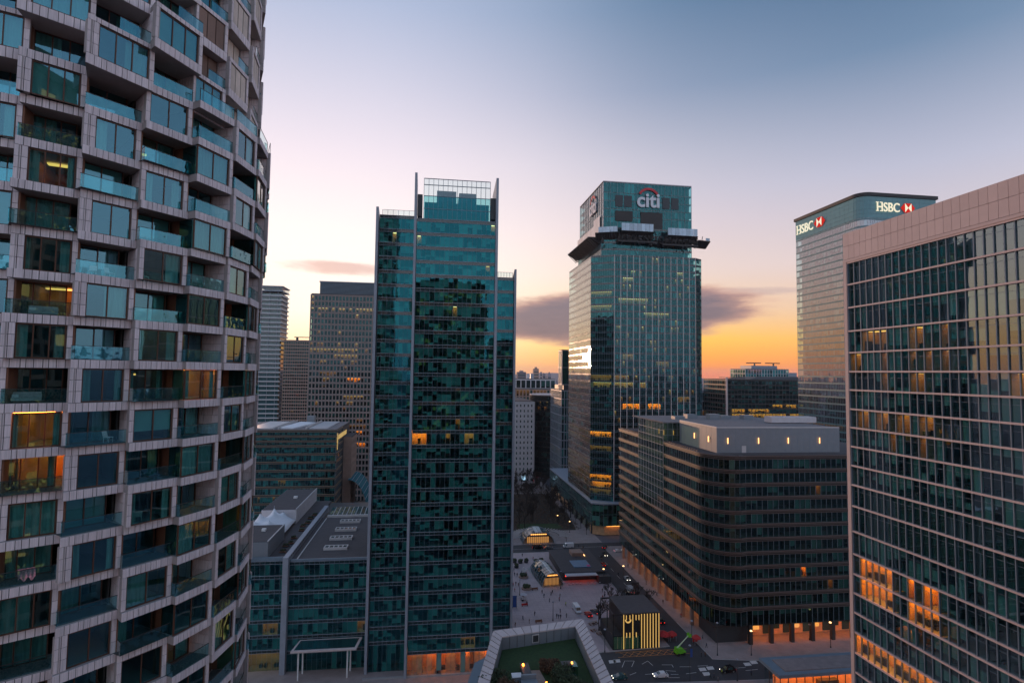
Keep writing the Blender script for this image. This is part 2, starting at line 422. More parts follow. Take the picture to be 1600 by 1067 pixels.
class Building:
    def __init__(s, name, label, loc, cat='building', group=None):
        s.root = thing(name, label, cat, loc, 0, group); s.panes = []; s.j = {}; s.n = defaultdict(int)
    def joined(s, name, mt):
        k = (name, mt)
        if k not in s.j: s.j[k] = MB()
        return s.j[k]
    def part(s, name, mb, mt, **kw):
        s.n[name] += 1; return mb.build(name, mt, s.root, **kw)
    def box(s, name, mt, *b): return s.part(name, MB().box(*b), mt)
    def finish(s, limit=300, pane_name='pane', stuff_parts=False):
        cp = Vector((0, 0, CAMH))
        s.panes.sort(key=lambda p: -(p[3] * p[4]) ** .5 / max((Vector(p[0]) - cp).length, 1))
        rest = {}
        for k, (c, ang, nn, wd, h, mt) in enumerate(s.panes):
            if k < limit:
                me = shared(('pane', round(wd, 3), round(h, 3), mt), lambda: MB().box(-wd / 2, wd / 2, -.02, .02, -h / 2, h / 2).mesh('pane', mt))
                place(pane_name, me, s.root, True, loc=c, rotz=ang)
            else:
                mb = rest.setdefault(mt, MB()); d = Vector((cos(ang), sin(ang)))
                f = Frame((c[0], c[1]), d); f.box(mb, -wd / 2, wd / 2, -.02, .02, c[2] - h / 2, c[2] + h / 2)
        for mt, mb in rest.items(): mb.build(pane_name, mt, s.root, kind='stuff')
        for (nm, mt), mb in s.j.items(): mb.build(nm, mt, s.root, kind='stuff')
        return s.root

def facade(B, o, d, W, zs, nb, sp=.9, gm='glass_teal', sm='steel_dark', mm='steel_grey', mull=.07, md=.12, sd=.12, depth=6.0,
           lit=None, blind=.5, clut=.5, mull_every=1, mull_parts=True, sp_parts=True, transom=None, interior=True, lines=None, wallm='room_dark', seed=1, edge=True, blank=(), stray=0.0, bar=None):
    """curtain wall: zs floor lines bottom to top, nb bays; spandrel band under each floor line; rooms behind the glass"""
    R = random.Random(seed); f = Frame(o, d); bw = W / nb; lit = lit or {}
    for k in range(len(zs) - 1):
        z0, z1 = zs[k], zs[k + 1]; zt = z1 - sp
        mb = MB(); f.box(mb, 0, W, -.12, sd, zt, z1)
        if sp_parts: B.part('spandrel', mb, sm)
        else: f.box(B.joined('spandrel', sm), 0, W, -.12, sd, zt, z1)
        if lines:
            lm = B.joined('sill_line', lines[0])
            for (dz, hh, pr) in lines[1]: f.box(lm, 0, W, sd, sd + pr, zt + dz, zt + dz + hh)
        if interior:
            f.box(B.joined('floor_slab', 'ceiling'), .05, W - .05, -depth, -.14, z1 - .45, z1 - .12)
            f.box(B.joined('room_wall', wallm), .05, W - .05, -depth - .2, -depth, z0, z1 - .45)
        b = 0
        while b < nb:
            a0, a1 = b * bw, (b + 1) * bw
            g0, g1 = a0 + mull / 2, a1 - mull / 2
            segs = [(z0, zt)] if not transom else [(z0, zt - transom - .05), (zt - transom, zt)]
            for (p0, p1) in segs:
                if p1 - p0 > .05:
                    c = f.pt((g0 + g1) / 2, -.07, (p0 + p1) / 2)
                    B.panes.append((c, f.ang, f.n, g1 - g0, p1 - p0, gm))
            if interior and k in blank:
                if b == 0: f.box(B.joined('blank_panel', 'blank_panel'), .05, W - .05, -.5, -.4, z0, zt)
            elif interior:
                L = lit.get((k, b)) or ((R.choice(('lamp_pale', 'lamp_soft', 'lamp_soft')), R.uniform(1.2, 3.5)) if R.random() < stray else None)
                if L:
                    lamp, dep = L
                    f.box(B.joined('ceiling_lamp', lamp), a0 + bw * .15, a1 - bw * .15, -min(dep, depth) * .8, -min(dep, depth) * .25, min(zt, z1 - .46) - .10, min(zt, z1 - .46) - .04)
                    f.box(B.joined('lit_wall', 'warm_wall'), a0, a1, -dep - .1, -dep, z0, zt)
                    if R.random() < .6: f.box(B.joined('desk', 'clutter'), a0 + bw * R.uniform(0, .3), a1 - bw * R.uniform(0, .3), -dep * .7, -dep * .5, z0, z0 + R.uniform(.8, 1.7))
                    if (k, b - 1) not in lit: f.box(B.joined('lit_wall', 'warm_wall'), a0 - .05, a0 + .05, -dep, -.2, z0, zt)
                    if (k, b + 1) not in lit: f.box(B.joined('lit_wall', 'warm_wall'), a1 - .05, a1 + .05, -dep, -.2, z0, zt)
                else:
                    if R.random() < blind:
                        run = R.choice((1, 1, 2, 3)); run = min(run, nb - b); q = R.choice((1, 1, .65, .5, .35, .8))
                        hh = (zt - z0) * q
                        for r in range(run):
                            if (k, b + r) in lit: break
                            f.box(B.joined('blind', 'blind'), (b + r) * bw + .04, (b + r + 1) * bw - .04, -.34, -.30, zt - hh, zt)
                    if R.random() < clut:
                        x = R.uniform(a0, a1); ww = R.uniform(.5, 1.6)
                        f.box(B.joined('desk', 'clutter'), max(.1, x - ww / 2), min(W - .1, x + ww / 2), -R.uniform(1.6, 2.6), -R.uniform(.7, 1.4), z0, z0 + R.choice((.75, .75, 1.15, 1.4, 2.1)))
            b += 1
    if mm:
        z0, z1 = zs[0], zs[-1]
        for b in range(0, nb + 1, 1):
            if b % mull_every: 
                f.box(B.joined('glazing_bar', bar or mm), b * bw - mull * .3, b * bw + mull * .3, -.1, min(.02, md), z0, z1); continue
            if not edge and b in (0, nb): continue
            a = b * bw
            mb = MB() if mull_parts else B.joined('mullion', mm)
            f.box(mb, a - mull / 2, a + mull / 2, -.115, md, z0, z1)
            if mull_parts: B.part('mullion', mb, mm)
    if transom and mm:
        for k in range(len(zs) - 1):
            zt = zs[k + 1] - sp - transom; f.box(B.joined('transom', mm), 0, W, -.1, .01, zt - .05, zt)
    return f

def text_mesh(txt, height, mt, extrude=.12, offset=0.0, shear=0.0, spacing=1.0):
    cu = bpy.data.curves.new('lettering', 'FONT'); cu.body = txt; cu.size = height / .72; cu.extrude = extrude; cu.offset = offset; cu.space_character = spacing; cu.shear = shear
    ob = bpy.data.objects.new('lettering', cu); col.objects.link(ob)
    dg = bpy.context.evaluated_depsgraph_get(); me = bpy.data.meshes.new_from_object(ob.evaluated_get(dg))
    bpy.data.objects.remove(ob); bpy.data.curves.remove(cu)
    me.materials.clear(); me.materials.append(MATS[mt]); return me
def put_text(name, me, parent, o, d, z, label=None):
    """stands lettering up on a wall: d = reading direction"""
    ob = bpy.data.objects.new(name, me); col.objects.link(ob); ob.parent = parent
    if parent.parent is None and parent.type == 'EMPTY': ob.matrix_parent_inverse = Matrix.Translation(-parent.location)
    ob.location = (o[0], o[1], z); ob.rotation_euler = (pi / 2, 0, atan2(d[1], d[0]))
    if label: ob['label'] = label
    return ob
def frange(a, b, st):
    r = []; x = a
    while x < b + 1e-6: r.append(x); x += st
    return r
def lin(a, b, n): return [a + (b - a) * i / n for i in range(n + 1)]

# ================================================================== setting
mb = MB(); N = 96
ring = [(60 * cos(2 * pi * i / N), 120 + 60 * sin(2 * pi * i / N)) for i in range(N)]
vs = [(0, 120, -.30)]; fs = []
for r in (400, 1200, 4000, 8000, 13900):
    vs += [(r * cos(2 * pi * i / N), 120 + r * sin(2 * pi * i / N), -.30) for i in range(N)]
fs += [(0, 1 + i, 1 + (i + 1) % N) for i in range(N)]
for k in range(4):
    a = 1 + k * N; fs += [(a + i, a + N + i, a + N + (i + 1) % N, a + (i + 1) % N) for i in range(N)]
mb.add(vs, fs); struct('ground', mb, 'far_ground')
def sheet(name, mt, poly, z): return struct(name, MB().prism(poly, -.25, z), mt)
sheet('street', 'asphalt', [(-150, 120), (230, 120), (230, 183), (-150, 183)], 0.0)
sheet('pavement', 'pavement', [(-150, 163.8), (52, 163.8), (52, 181.5), (28, 182), (28, 284), (-150, 284)], .12)
sheet('plaza', 'paving', [(28.05, 182.05), (59, 182.05), (59, 198), (78, 198), (78, 283.9), (28.05, 283.9)], .124)
sheet('avenue', 'asphalt', [(78.05, 183.05), (90, 183.05), (90, 284), (78.05, 284)], .004)
sheet('pavement', 'pavement', [(90.05, 173.5), (101, 171.5), (138, 168.0), (230, 164), (230, 290), (90.05, 290)], .125)
sheet('pavement', 'pavement', [(52.05, 181.55), (59, 181.55), (80, 183), (80, 197.9), (59.05, 197.9), (59.05, 182.05), (52.05, 182.0)], .128)
sheet('cross_street', 'asphalt', [(-150, 284.05), (230, 284.05), (230, 297), (-150, 297)], .002)
sheet('park_path', 'pavement', [(28, 297.05), (92, 297.05), (92, 470), (28, 470)], .11)
sheet('lawn', 'leaf_mulch', [(44, 322), (84, 322), (88, 360), (84, 420), (42, 420)], .16)
sheet('lawn', 'grass', [(50, 326), (78, 326), (76, 336), (52, 338)], .18)
sheet('pavement', 'pavement', [(-150, 120.05), (120, 120.05), (120, 159), (60, 162.6), (-150, 162.6)], .12)
# kerbs
def kerb(pts, z=.135, wd=.3):
    m_ = MB()
    for a, b in zip(pts, pts[1:]):
        f = Frame(a, (b[0] - a[0], b[1] - a[1])); L = (Vector(b) - Vector(a)).length
        f.box(m_, 0, L, -wd, 0, -.1, z)
    struct('kerb', m_, 'kerb')
kerb([(-150, 163.6), (52, 163.6), (52, 181.3), (78, 182.8), (80, 183.0)])
kerb([(90, 200), (90, 173.4), (101, 171.4), (138, 167.9), (230, 163.9)])
kerb([(230, 163.0), (120, 159.2), (60, 162.8), (-150, 162.8)])
kerb([(28, 284), (78, 284)]); kerb([(78.2, 284), (78.2, 198)])
# road paint
def paint(poly, mt='paint', z=.006, name='road_marking'): struct(name, MB().prism(poly, .001, z), mt)
def strip(x0, y0, x1, y1, wd=.14, mt='paint', z=.006):
    d = Vector((x1 - x0, y1 - y0)).normalized() * (wd / 2); n = Vector((-d.y, d.x))
    paint([(x0 + n.x, y0 + n.y), (x1 + n.x, y1 + n.y), (x1 - n.x, y1 - n.y), (x0 - n.x, y0 - n.y)], mt, z)
def gp(x, y): p = G(x, y); return (p.x, p.y)
for q in ([(972, 1042), (976, 1032), (991, 1032), (987, 1041)], [(1003, 1037), (1012, 1032), (1020, 1039)], [(1034, 1038), (1050, 1038), (1052, 1042)], [(1062, 1041), (1080, 1041)],
          [(1040, 1047), (1056, 1048)], [(1048, 1053), (1060, 1053)], [(1044, 1058), (1062, 1058)], [(1090, 1040), (1106, 1039)], [(1072, 1052), (1088, 1050)], [(1008, 1053), (1020, 1052)], [(984, 1054), (994, 1050)],
          [(1150, 1043), (1165, 1042)], [(1180, 1030), (1196, 1029)], [(1230, 1027), (1300, 1018)], [(1165, 1047), (1184, 1045)]):
    for a, b in zip(q, q[1:]):
        (x0, y0), (x1, y1) = gp(*a), gp(*b); strip(x0, y0, x1, y1, .16)
for (px, py) in ((957, 1033), (964, 1032), (1098, 1045), (1110, 1043), (1104, 1052), (1168, 1037), (1178, 1034)):
    x, y = gp(px, py); paint([(x - 1.3, y - 1.0), (x + .9, y - .9), (x + 1.2, y + .9), (x - 1.0, y + .9)], 'paint')
for i in range(9):                                   # hatched box beside the stage
    x = 62 + i * 2.3; strip(x, 178.2, x + 2.6, 181.0, .16, 'paint_orange', .010); strip(x + 2.6, 178.2, x, 181.0, .16, 'paint_orange', .014)
strip(60.5, 178.1, 85, 178.1, .16, 'paint_orange', .018); strip(60.5, 181.1, 85, 181.1, .16, 'paint_orange', .018)
strip(28.0, 290.5, 150, 290.5, .15)
for i in range(9): strip(84, 200 + 9 * i, 84, 204 + 9 * i, .14)
# paving joints on the square, real shallow ribs
mj = MB()
for i in range(26): mj.box(29 + i * 1.9, 29.05 + i * 1.9, 198.2, 283.7, .1242, .129)
for i in range(44): mj.box(28.2, 77.8, 198.5 + i * 1.95, 198.55 + i * 1.95, .1245, .130)
struct('paving_joint', mj, 'pavement')['kind'] = 'stuff'

# far ridge and the mass of the far city
mb = MB(); vs = []; M = 140
for i in range(M + 1):
    a = radians(-50 + 110 * i / M); h = 55 + 35 * sin(i * .17) + 25 * sin(i * .41 + 1) + RND.uniform(-6, 6)
    for r, z in ((9000, -1), (11000, h * .75), (13000, h)):
        vs.append((r * sin(a), r * cos(a), z))
mb.add(vs, [(i * 3 + k, i * 3 + 3 + k, i * 3 + 4 + k, i * 3 + 1 + k) for i in range(M) for k in range(2)])
struct('far_hills', mb, 'far_ground')
mb = MB(); R = random.Random(3)
for i in range(5200):
    a = radians(R.uniform(-42, 58)); r = 700 * (12 ** R.random()); x, y = r * sin(a), r * cos(a)
    if y < 640: continue
    s = R.uniform(6, 16) * (1 + r / 5000); h = R.choice((7, 9, 11, 12, 15, 18, 22)) * R.uniform(.8, 1.2)
    if R.random() < .03: h = R.uniform(30, 58)
    t = R.uniform(0, pi); f = Frame((x, y), (cos(t), sin(t))); f.box(mb, -s, s, -s * R.uniform(.3, .9), s * .5, -.2, h)
mb.build('distant_city', 'far_city', kind='stuff', label='hazy mass of low roofs spreading to the horizon', cat='city')
# single towers on the far skyline that stand out of it
def skytower(px0, px1, ptop, dist, label, mt='far_city', crown=0.0):
    p0, p1 = onY(px0, ptop, dist), onY(px1, ptop, dist)
    wd = p1.x - p0.x
    B = Building('skyline_tower', label, ((p0.x + p1.x) / 2, dist + wd / 2, -.2), group='towers on the far skyline')
    B.box('tower_wall', mt, p0.x, p1.x, dist, dist + wd, -.2, p0.z)
    n = max(2, int((p0.z - 10) / 14))
    for k in range(n):
        z = 12 + k * (p0.z - 16) / n
        B.joined('window_band', 'glass_solid').box(p0.x + wd * .06, p1.x - wd * .06, dist - .5, dist + .3, z, z + 5)
    if crown: B.box('roof_plant', mt, p0.x + wd * .3, p1.x - wd * .3, dist + wd * .2, dist + wd * .8, p0.z, p0.z + crown)
    B.finish()
skytower(809, 822, 581, 2400, 'broad grey office slab on the far skyline beside the glass tower', crown=6)
skytower(834, 842, 576, 2600, 'rusty tall tower with cranes on the far skyline', 'stone_brown', 8)
skytower(844, 847, 581, 2700, 'slim dark tower on the far skyline')
skytower(848, 852, 584, 2500, 'short dark tower next to the slim one on the far skyline', crown=5)
skytower(856, 861, 584, 2300, 'squat block with stepped top on the far skyline', crown=7)
skytower(874, 880, 576, 1900, 'tall narrow block on the far skyline touching the dark slim building')
skytower(823, 828, 584, 1700, 'pale low block on the far skyline', 'stone_white')
skytower(829, 834, 584, 1500, 'bluish mid-height block on the far skyline', 'steel_grey')

# ================================================================== round residential tower on the left
OC = Vector((-35.0, 62.5)); FH = 3.37; WH = 2.66; ZREF = 87.24; STEP = radians(14.4); PHI1 = radians(-63.4)
def e2(a): return Vector((cos(a), sin(a)))
def build_round_tower():
    R = random.Random(11)
    B = Building('residential_tower', 'round residential tower of pale fluted panels with checkerboard bay windows and glass balconies', (OC.x, OC.y, 0))
    root = B.root; small = []           # panel specs (frame, a0,a1,n0,n1,z0,z1)
    KLO, KHI, KUP = -11, 16, 8          # floors in detail; KUP: where the upper typology starts
    lamp_of = {(0, -1): 'warm', (0, -2): 'warm', (0, 2): 'soft', (0, 5): 'pink', (3, 0): 'warm', (4, 2): 'soft', (4, -3): 'soft', (2, 0): 'dim', (3, -7): 'soft', (1, -6): 'dim', (3, -5): 'dim', (5, -4): 'soft', (2, 6): 'dim', (5, -8): 'soft', (0, -8): 'dim', (4, 0): 'soft', (2, -10): 'dim'}
    def panels(f, a0, a1, n, z0, z1, wdt, gap=.045, th=.07):
        k = max(1, round((a1 - a0) / wdt)); cuts = [a0]
        for i in range(1, k): cuts.append(a0 + (a1 - a0) * (i + R.uniform(-.22, .22)) / k)
        cuts.append(a1)
        for p, q in zip(cuts, cuts[1:]): small.append((f, p + gap / 2, q - gap / 2, n - th, n, z0 + .018, z1 - .018))
    def strips(f, a0, a1, n, z0, z1):
        f.box(B.joined('joint_backing', 'joint_dark'), a0 + .03, a1 - .03, n - .085, n - .055, z0 + .03, z1 - .03)
    def window(f, a0, a1, n, z0, z1, npan, cur, key, glassm='glass_res'):
        wd, h = a1 - a0, z1 - z0
        def fm():
            m_ = MB(); t = .085
            m_.box(0, wd, -.06, .06, 0, t); m_.box(0, wd, -.06, .06, h - t, h)
            for i in range(npan + 1):
                x = (wd - t) * i / npan; m_.box(x, x + t, -.061, .07, t, h - t)
            return m_.mesh('window', 'copper')
        me = shared(('win', round(wd, 2), round(h, 2), npan), fm)
        W = place('window', me, root, True, loc=f.pt(a0, n, z0), rotz=f.ang)
        t = .085; pw = (wd - t) / npan
        gme = shared(('wp', round(pw, 2), round(h, 2), glassm), lambda: MB().box(.01, pw - t - .01, -.012, .012, t, h - t).mesh('pane', glassm))
        for i in range(npan):
            p = bpy.data.objects.new('pane', gme); col.objects.link(p); p.parent = W; p.location = (t + pw * i, 0, 0)
        # curtains hang inside, along +y of the window's own frame
        def curt(c0, c1, mt):
            L = c1 - c0; nn = max(8, int(L / .07)); vs_ = []; ph = R.uniform(0, 6); am = .045
            for j in range(nn + 1):
                x = c0 + L * j / nn; y = .24 + am * sin(j * 1.35 + ph) + .02 * sin(j * .47)
                vs_ += [(x, y, .03), (x + R.uniform(-.01, .01), y, h - .05)]
            m_ = MB(); m_.add(vs_, [(2 * j, 2 * j + 2, 2 * j + 3, 2 * j + 1) for j in range(nn)])
            o = bpy.data.objects.new('curtain', m_.mesh('curtain', mt)); col.objects.link(o); o.parent = W
        def blindp(c0, c1, mt, q=1.0):
            yy = -.10 if 'shutter' in mt else .10; m_ = MB().box(c0, c1, yy, yy + .03, h - .06 - (h - .12) * q, h - .06); o = bpy.data.objects.new('roller_blind', m_.mesh('roller_blind', mt)); col.objects.link(o); o.parent = W
        if cur == 'full': curt(.1, wd * .5, 'curtain'); curt(wd * .5, wd - .1, 'curtain')
        elif cur == 'sides': curt(.1, wd * R.uniform(.12, .25), 'curtain'); curt(wd * R.uniform(.72, .85), wd - .1, 'curtain')
        elif cur == 'left': curt(.1, wd * R.uniform(.3, .6), 'curtain')
        elif cur == 'right': curt(wd * R.uniform(.45, .7), wd - .1, 'curtain')
        elif cur == 'roller': blindp(.1, wd - .1, 'curtain', R.choice((1, 1, .7)))
        elif cur == 'pale':
            for i in range(npan): blindp(t + pw * i + .02, pw * (i + 1) - .02, 'shutter_pale')
        elif cur == 'brown':
            for i in range(npan): blindp(t + pw * i + .02, pw * (i + 1) - .02, 'shutter_brown')
        return W
    def choose(key, col_, k):
        if key == 'pink': return 'sides'
        if key == 'warm': return 'sides'
        if k >= KUP and col_ >= 4: return 'pale'
        if k >= KUP and col_ == 3: return R.choice(('brown', 'brown', 'full'))
        if k >= KUP and col_ == 2: return R.choice(('full', 'roller', 'brown'))
        if k < -4: return R.choice(('none', 'left', 'right', 'sides', 'full', 'none'))
        return R.choice(('full', 'full', 'sides', 'left', 'right', 'roller', 'sides', 'none'))
    def room(fL, fR, z, h, key, rface, depth_r=8.2):
        aL, aR = fL + .012, fR - .012
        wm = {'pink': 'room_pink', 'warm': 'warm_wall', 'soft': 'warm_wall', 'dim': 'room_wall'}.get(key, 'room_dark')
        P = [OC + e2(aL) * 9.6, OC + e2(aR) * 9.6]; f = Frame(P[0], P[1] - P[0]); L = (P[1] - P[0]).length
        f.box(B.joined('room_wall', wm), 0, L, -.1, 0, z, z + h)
        for a in (aL, aR):
            q = OC + e2(a) * 9.6; ff = Frame(q, e2(a)); ff.box(B.joined('room_wall', wm), 0, rface - 9.6 - .35, -.05, .05, z, z + h)
        if key:
            lm = {'pink': 'lamp_soft', 'warm': 'lamp_warm', 'soft': 'lamp_soft', 'dim': 'lamp_soft'}[key]
            am = (aL + aR) / 2; q = OC + e2(am) * (rface - 1.0); ff = Frame(q, (-sin(am), cos(am)))
            if key == 'warm':
                ff.box(B.joined('cornice_lamp', lm), -1.6, 1.6, .28, .40, z + h - .10, z + h - .04); ff.box(B.joined('cornice_lamp', 'lamp_soft'), -1.2, 1.2, -3.2, -2.2, z + h - .10, z + h - .04)
            elif key == 'dim':
                ff.box(B.joined('cornice_lamp', lm), -.25, .25, -1.8, -1.5, z + h - .55, z + h - .4)
            else:
                ff.box(B.joined('cornice_lamp', lm), -.9, .9, -2.2, -1.6, z + h - .12, z + h - .05)
    for k in range(KLO, KHI + 1):
        z = ZREF + FH * k; up = k >= KUP
        for ci in range(-2, 9):
            fL = PHI1 + STEP * (ci - 1); fR = fL + STEP; win = (ci + k) % 2 != 0
            key = lamp_of.get((ci, k))
            rl, rr = (16.5, 15.35) if ci <= 1 else ((16.2, 15.75) if ci == 2 else (16.45, 16.15))
            if 4 <= k < KUP and ci >= 3: rl += .35; rr += .35
            if up: rl, rr = ((17.9, 16.3) if ci <= 1 else (17.3, 16.0) if ci == 2 else (15.7, 15.35)) if win else ((14.9, 14.0) if ci <= 2 else (14.7, 14.5))
            off = ((ci * 7 + k * 5) % 3 - 1) * (.30 if not up else .42)
            if ci <= 2: rl += off; rr += off * .6
            lp = .82 if ci <= 1 else (.36 if ci % 2 == 0 or up else .04)
            if up and ci >= 3: lp = .24
            PL = OC + e2(fL) * rl; PR = OC + e2(fR + (.022 if up and win and ci <= 2 else 0)) * rr; f = Frame(PL, PR - PL); L = (PR - PL).length
            zt = z + WH
            # slab wedge over this floor
            i0, i1 = OC + e2(fL) * 9.4, OC + e2(fR) * 9.4
            if not up:
                q0, q1 = f.pt(0, -.09, 0), f.pt(L, -.09, 0)
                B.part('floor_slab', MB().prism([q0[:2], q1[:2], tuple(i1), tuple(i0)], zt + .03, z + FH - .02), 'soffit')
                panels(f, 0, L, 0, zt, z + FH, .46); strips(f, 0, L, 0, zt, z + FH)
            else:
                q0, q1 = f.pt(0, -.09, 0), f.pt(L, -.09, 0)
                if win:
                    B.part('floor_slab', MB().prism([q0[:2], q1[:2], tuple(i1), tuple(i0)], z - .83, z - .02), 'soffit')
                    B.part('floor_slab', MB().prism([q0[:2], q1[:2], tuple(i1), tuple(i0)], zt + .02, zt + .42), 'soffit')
                    panels(f, 0, L, 0, z - .85, z, .5); panels(f, 0, L, 0, zt, zt + .42, .5); strips(f, 0, L, 0, z - .85, z); strips(f, 0, L, 0, zt, zt + .42)
                else: panels(f, 0, L, 0, z - .43, z + .25, .55)
            deckm = 'deck'
            if k == KUP - 1 and ci >= 2:
                mg = MB(); f.box(mg, .02, L - .02, -.11, -.085, z + FH + .02, z + FH + 1.08); Wb = B.part('balustrade', mg, 'glass_rail')
                mr = MB(); f.box(mr, 0, L, -.13, -.065, z + FH + 1.08, z + FH + 1.12); mr.build('handrail', 'rail', Wb)
                for a_ in (0.02, L - .06): pst = MB(); f.box(pst, a_, a_ + .04, -.13, -.07, z + FH, z + FH + 1.08); pst.build('post', 'rail', Wb)
            if win:
                # left pier, its return, right pier
                np_ = 3 if (L > 3.6 and (ci <= 0 or up)) else 2
                zp = z if not up else z
                for j in range(3):
                    za, zb = zp + j * WH / 3, zp + (j + 1) * WH / 3
                    if lp > .1: panels(f, 0, .42 if ci <= 1 else lp, 0, za, zb, .5)
                    if ci <= 1: panels(f, .42, .82, 0, za, zb, .5)
                    panels(f, L - .38, L, 0, za, zb, .5)
                    fr = Frame(OC + e2(fL) * 13.2, e2(fL))
                    if lp > .1: panels(fr, 0, rl - 13.2 - .0, .0, za, zb, 1.1)
                fr = Frame(OC + e2(fL) * 13.2, e2(fL))
                if lp > .1: strips(f, 0, lp, 0, z, zt)
                strips(f, L - .38, L, 0, z, zt)
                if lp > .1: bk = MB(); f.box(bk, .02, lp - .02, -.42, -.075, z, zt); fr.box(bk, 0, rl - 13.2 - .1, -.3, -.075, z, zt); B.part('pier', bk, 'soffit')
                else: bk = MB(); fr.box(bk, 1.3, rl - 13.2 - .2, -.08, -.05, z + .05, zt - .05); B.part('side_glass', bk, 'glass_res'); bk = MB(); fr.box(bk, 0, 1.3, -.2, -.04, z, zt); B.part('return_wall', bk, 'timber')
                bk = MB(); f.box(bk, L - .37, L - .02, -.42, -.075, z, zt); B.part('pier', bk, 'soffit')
                rt = MB(); fr2 = Frame(OC + e2(fR) * (rr - .05), -e2(fR)); fr2.box(rt, 0, rr - 13.2, -.02, .10, z, zt); B.part('return_wall', rt, 'timber')
                window(f, lp + .02, L - .40, -.20, z + .02, zt - .02, np_, choose(key, ci, k), key)
                room(fL, fR, z, WH, key, rr)
                if up and ci >= 1:
                    mrail = MB(); f.box(mrail, L * .45, L, -.10, -.075, zt + .42, zt + 1.42); W = B.part('balustrade', mrail, 'glass_rail')
                    rl_ = MB(); f.box(rl_, L * .45, L, -.12, -.055, zt + 1.42, zt + 1.46); rl_.build('handrail', 'rail', W)
            elif not up:
                np_ = 3 if ci <= 0 else 2
                fb = Frame(f.pt(0, -2.1, 0)[:2], f.d)
                st = MB(); fb.box(st, .05, .62, -.1, .1, z, zt); B.part('wall_panel', st, 'timber')
                window(fb, .62, L - .35, 0, z + .02, zt - .02, np_, choose(key, ci, k), key)
                room(fL, fR, z, WH, key, 13.6)
                mg = MB(); f.box(mg, .02, L - .02, -.11, -.085, z + .02, z + 1.06); Wb = B.part('balustrade', mg, 'glass_rail')
                fl = Frame(OC + e2(fL) * (rl - .9), e2(fL)); mg2 = MB(); fl.box(mg2, 0, .9, -.03, -.005, z + .02, z + 1.06); mg2.build('side_glass', 'glass_rail', Wb)
                mr = MB(); f.box(mr, .0, L, -.13, -.065, z + 1.06, z + 1.10); fl.box(mr, 0, .83, -.04, .005, z + 1.06, z + 1.10); mr.build('handrail', 'rail', Wb)
                md_ = MB().prism([f.pt(.1, -.14, 0)[:2], f.pt(L - .05, -.14, 0)[:2], f.pt(L - .05, -2.0, 0)[:2], f.pt(.1, -2.0, 0)[:2]], z - .02, z + .015); B.part('deck', md_, deckm)
            else:
                window(f, .15, L - .15, -.25, z + .27, z + FH - .86, 3, choose(key, ci, k), key)
                st = MB(); f.box(st, 0, .15, -.5, -.08, z + .25, z + FH - .85); B.part('pier', st, 'soffit'); st = MB(); f.box(st, L - .15, L, -.5, -.08, z + .25, z + FH - .85); B.part('pier', st, 'soffit')
                room(fL, fR, z, 2.5, key, rr)
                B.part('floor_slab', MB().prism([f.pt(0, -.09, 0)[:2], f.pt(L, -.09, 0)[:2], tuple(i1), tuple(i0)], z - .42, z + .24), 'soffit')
    # core, and the plain floors above, below and behind
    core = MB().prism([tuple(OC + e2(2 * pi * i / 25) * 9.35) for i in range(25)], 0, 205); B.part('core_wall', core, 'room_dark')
    simp = MB(); gl = MB()
    for k in range(-25, 35):
        z = ZREF + FH * k
        for ci in range(25):
            fL = PHI1 + STEP * (ci - 3); inside = KLO <= k <= KHI and ci < 11
            if inside: continue
            a, b = OC + e2(fL) * 16.2, OC + e2(fL + STEP) * 15.5; f = Frame(a, b - a); L = (b - a).length
            f.box(simp, 0, L, -6.5, 0, z + WH, z + FH)
            if (ci + k) % 2: f.box(simp, 0, .8, -.5, -.01, z, z + WH); f.box(gl, .8, L, -.3, -.2, z, z + WH)
            else: f.box(gl, 0, L, -2.2, -2.1, z, z + WH)
    simp.build('plain_floor', 'fluted_panel', root, kind='stuff'); gl.build('plain_glazing', 'glass_solid', root, kind='stuff')
    # panels: nearest ones as single pieces, the rest joined
    cp = Vector((0, 0, CAMH))
    small.sort(key=lambda s: ((Vector(s[0].pt((s[1] + s[2]) / 2, s[4], (s[5] + s[6]) / 2)) - cp).length, -(s[2] - s[1])))
    def inview(s):
        p = Vector(s[0].pt((s[1] + s[2]) / 2, s[4], (s[5] + s[6]) / 2)) - cp
        c_ = p.dot(_F); return abs(p.dot(_R) / c_) < .92 and abs(p.dot(_U) / c_) < .62
    n = 0; rest = MB()
    for s in small:
        f, a0, a1, n0, n1, z0, z1 = s
        if n < 300 and inview(s):
            m_ = MB(); f.box(m_, a0, a1, n0, n1, z0, z1); m_.build('panel', 'fluted_panel', root); n += 1
        else: f.box(rest, a0, a1, n0, n1, z0, z1)
    rest.build('panel', 'fluted_panel', root, kind='stuff')
    B.finish()
    # furniture left out on the balconies
    def at(ci, k, s, n): 
        fL = PHI1 + STEP * (ci - 1); PL = OC + e2(fL) * 16.3; PR = OC + e2(fL + STEP) * 15.35; f = Frame(PL, PR - PL); return f.pt(s, n, ZREF + FH * k + .016), f.ang
    def lounger(ci, k, s, n, label):
        p, a = at(ci, k, s, n); t = thing('outdoor_sofa', label, 'sofa', p, a, 'sofas on the tower balconies')
        MB().box(-.9, .9, -.35, .35, .12, .38).build('seat', 'upholstery', t, False)
        MB().box(-.9, .9, .36, .52, .12, .78).build('backrest', 'upholstery', t, False)
        MB().box(.62, .92, -.34, .34, .385, .62).build('armrest', 'upholstery', t, False)
        MB().box(-.85, -.45, -.1, .1, .39, .6).build('cushion', 'white_metal', t, False)
        for x in (-.8, .8):
            for y in (-.28, .45): MB().box(x - .04, x + .04, y - .04, y + .04, 0, .12).build('leg', 'rail', t, False)
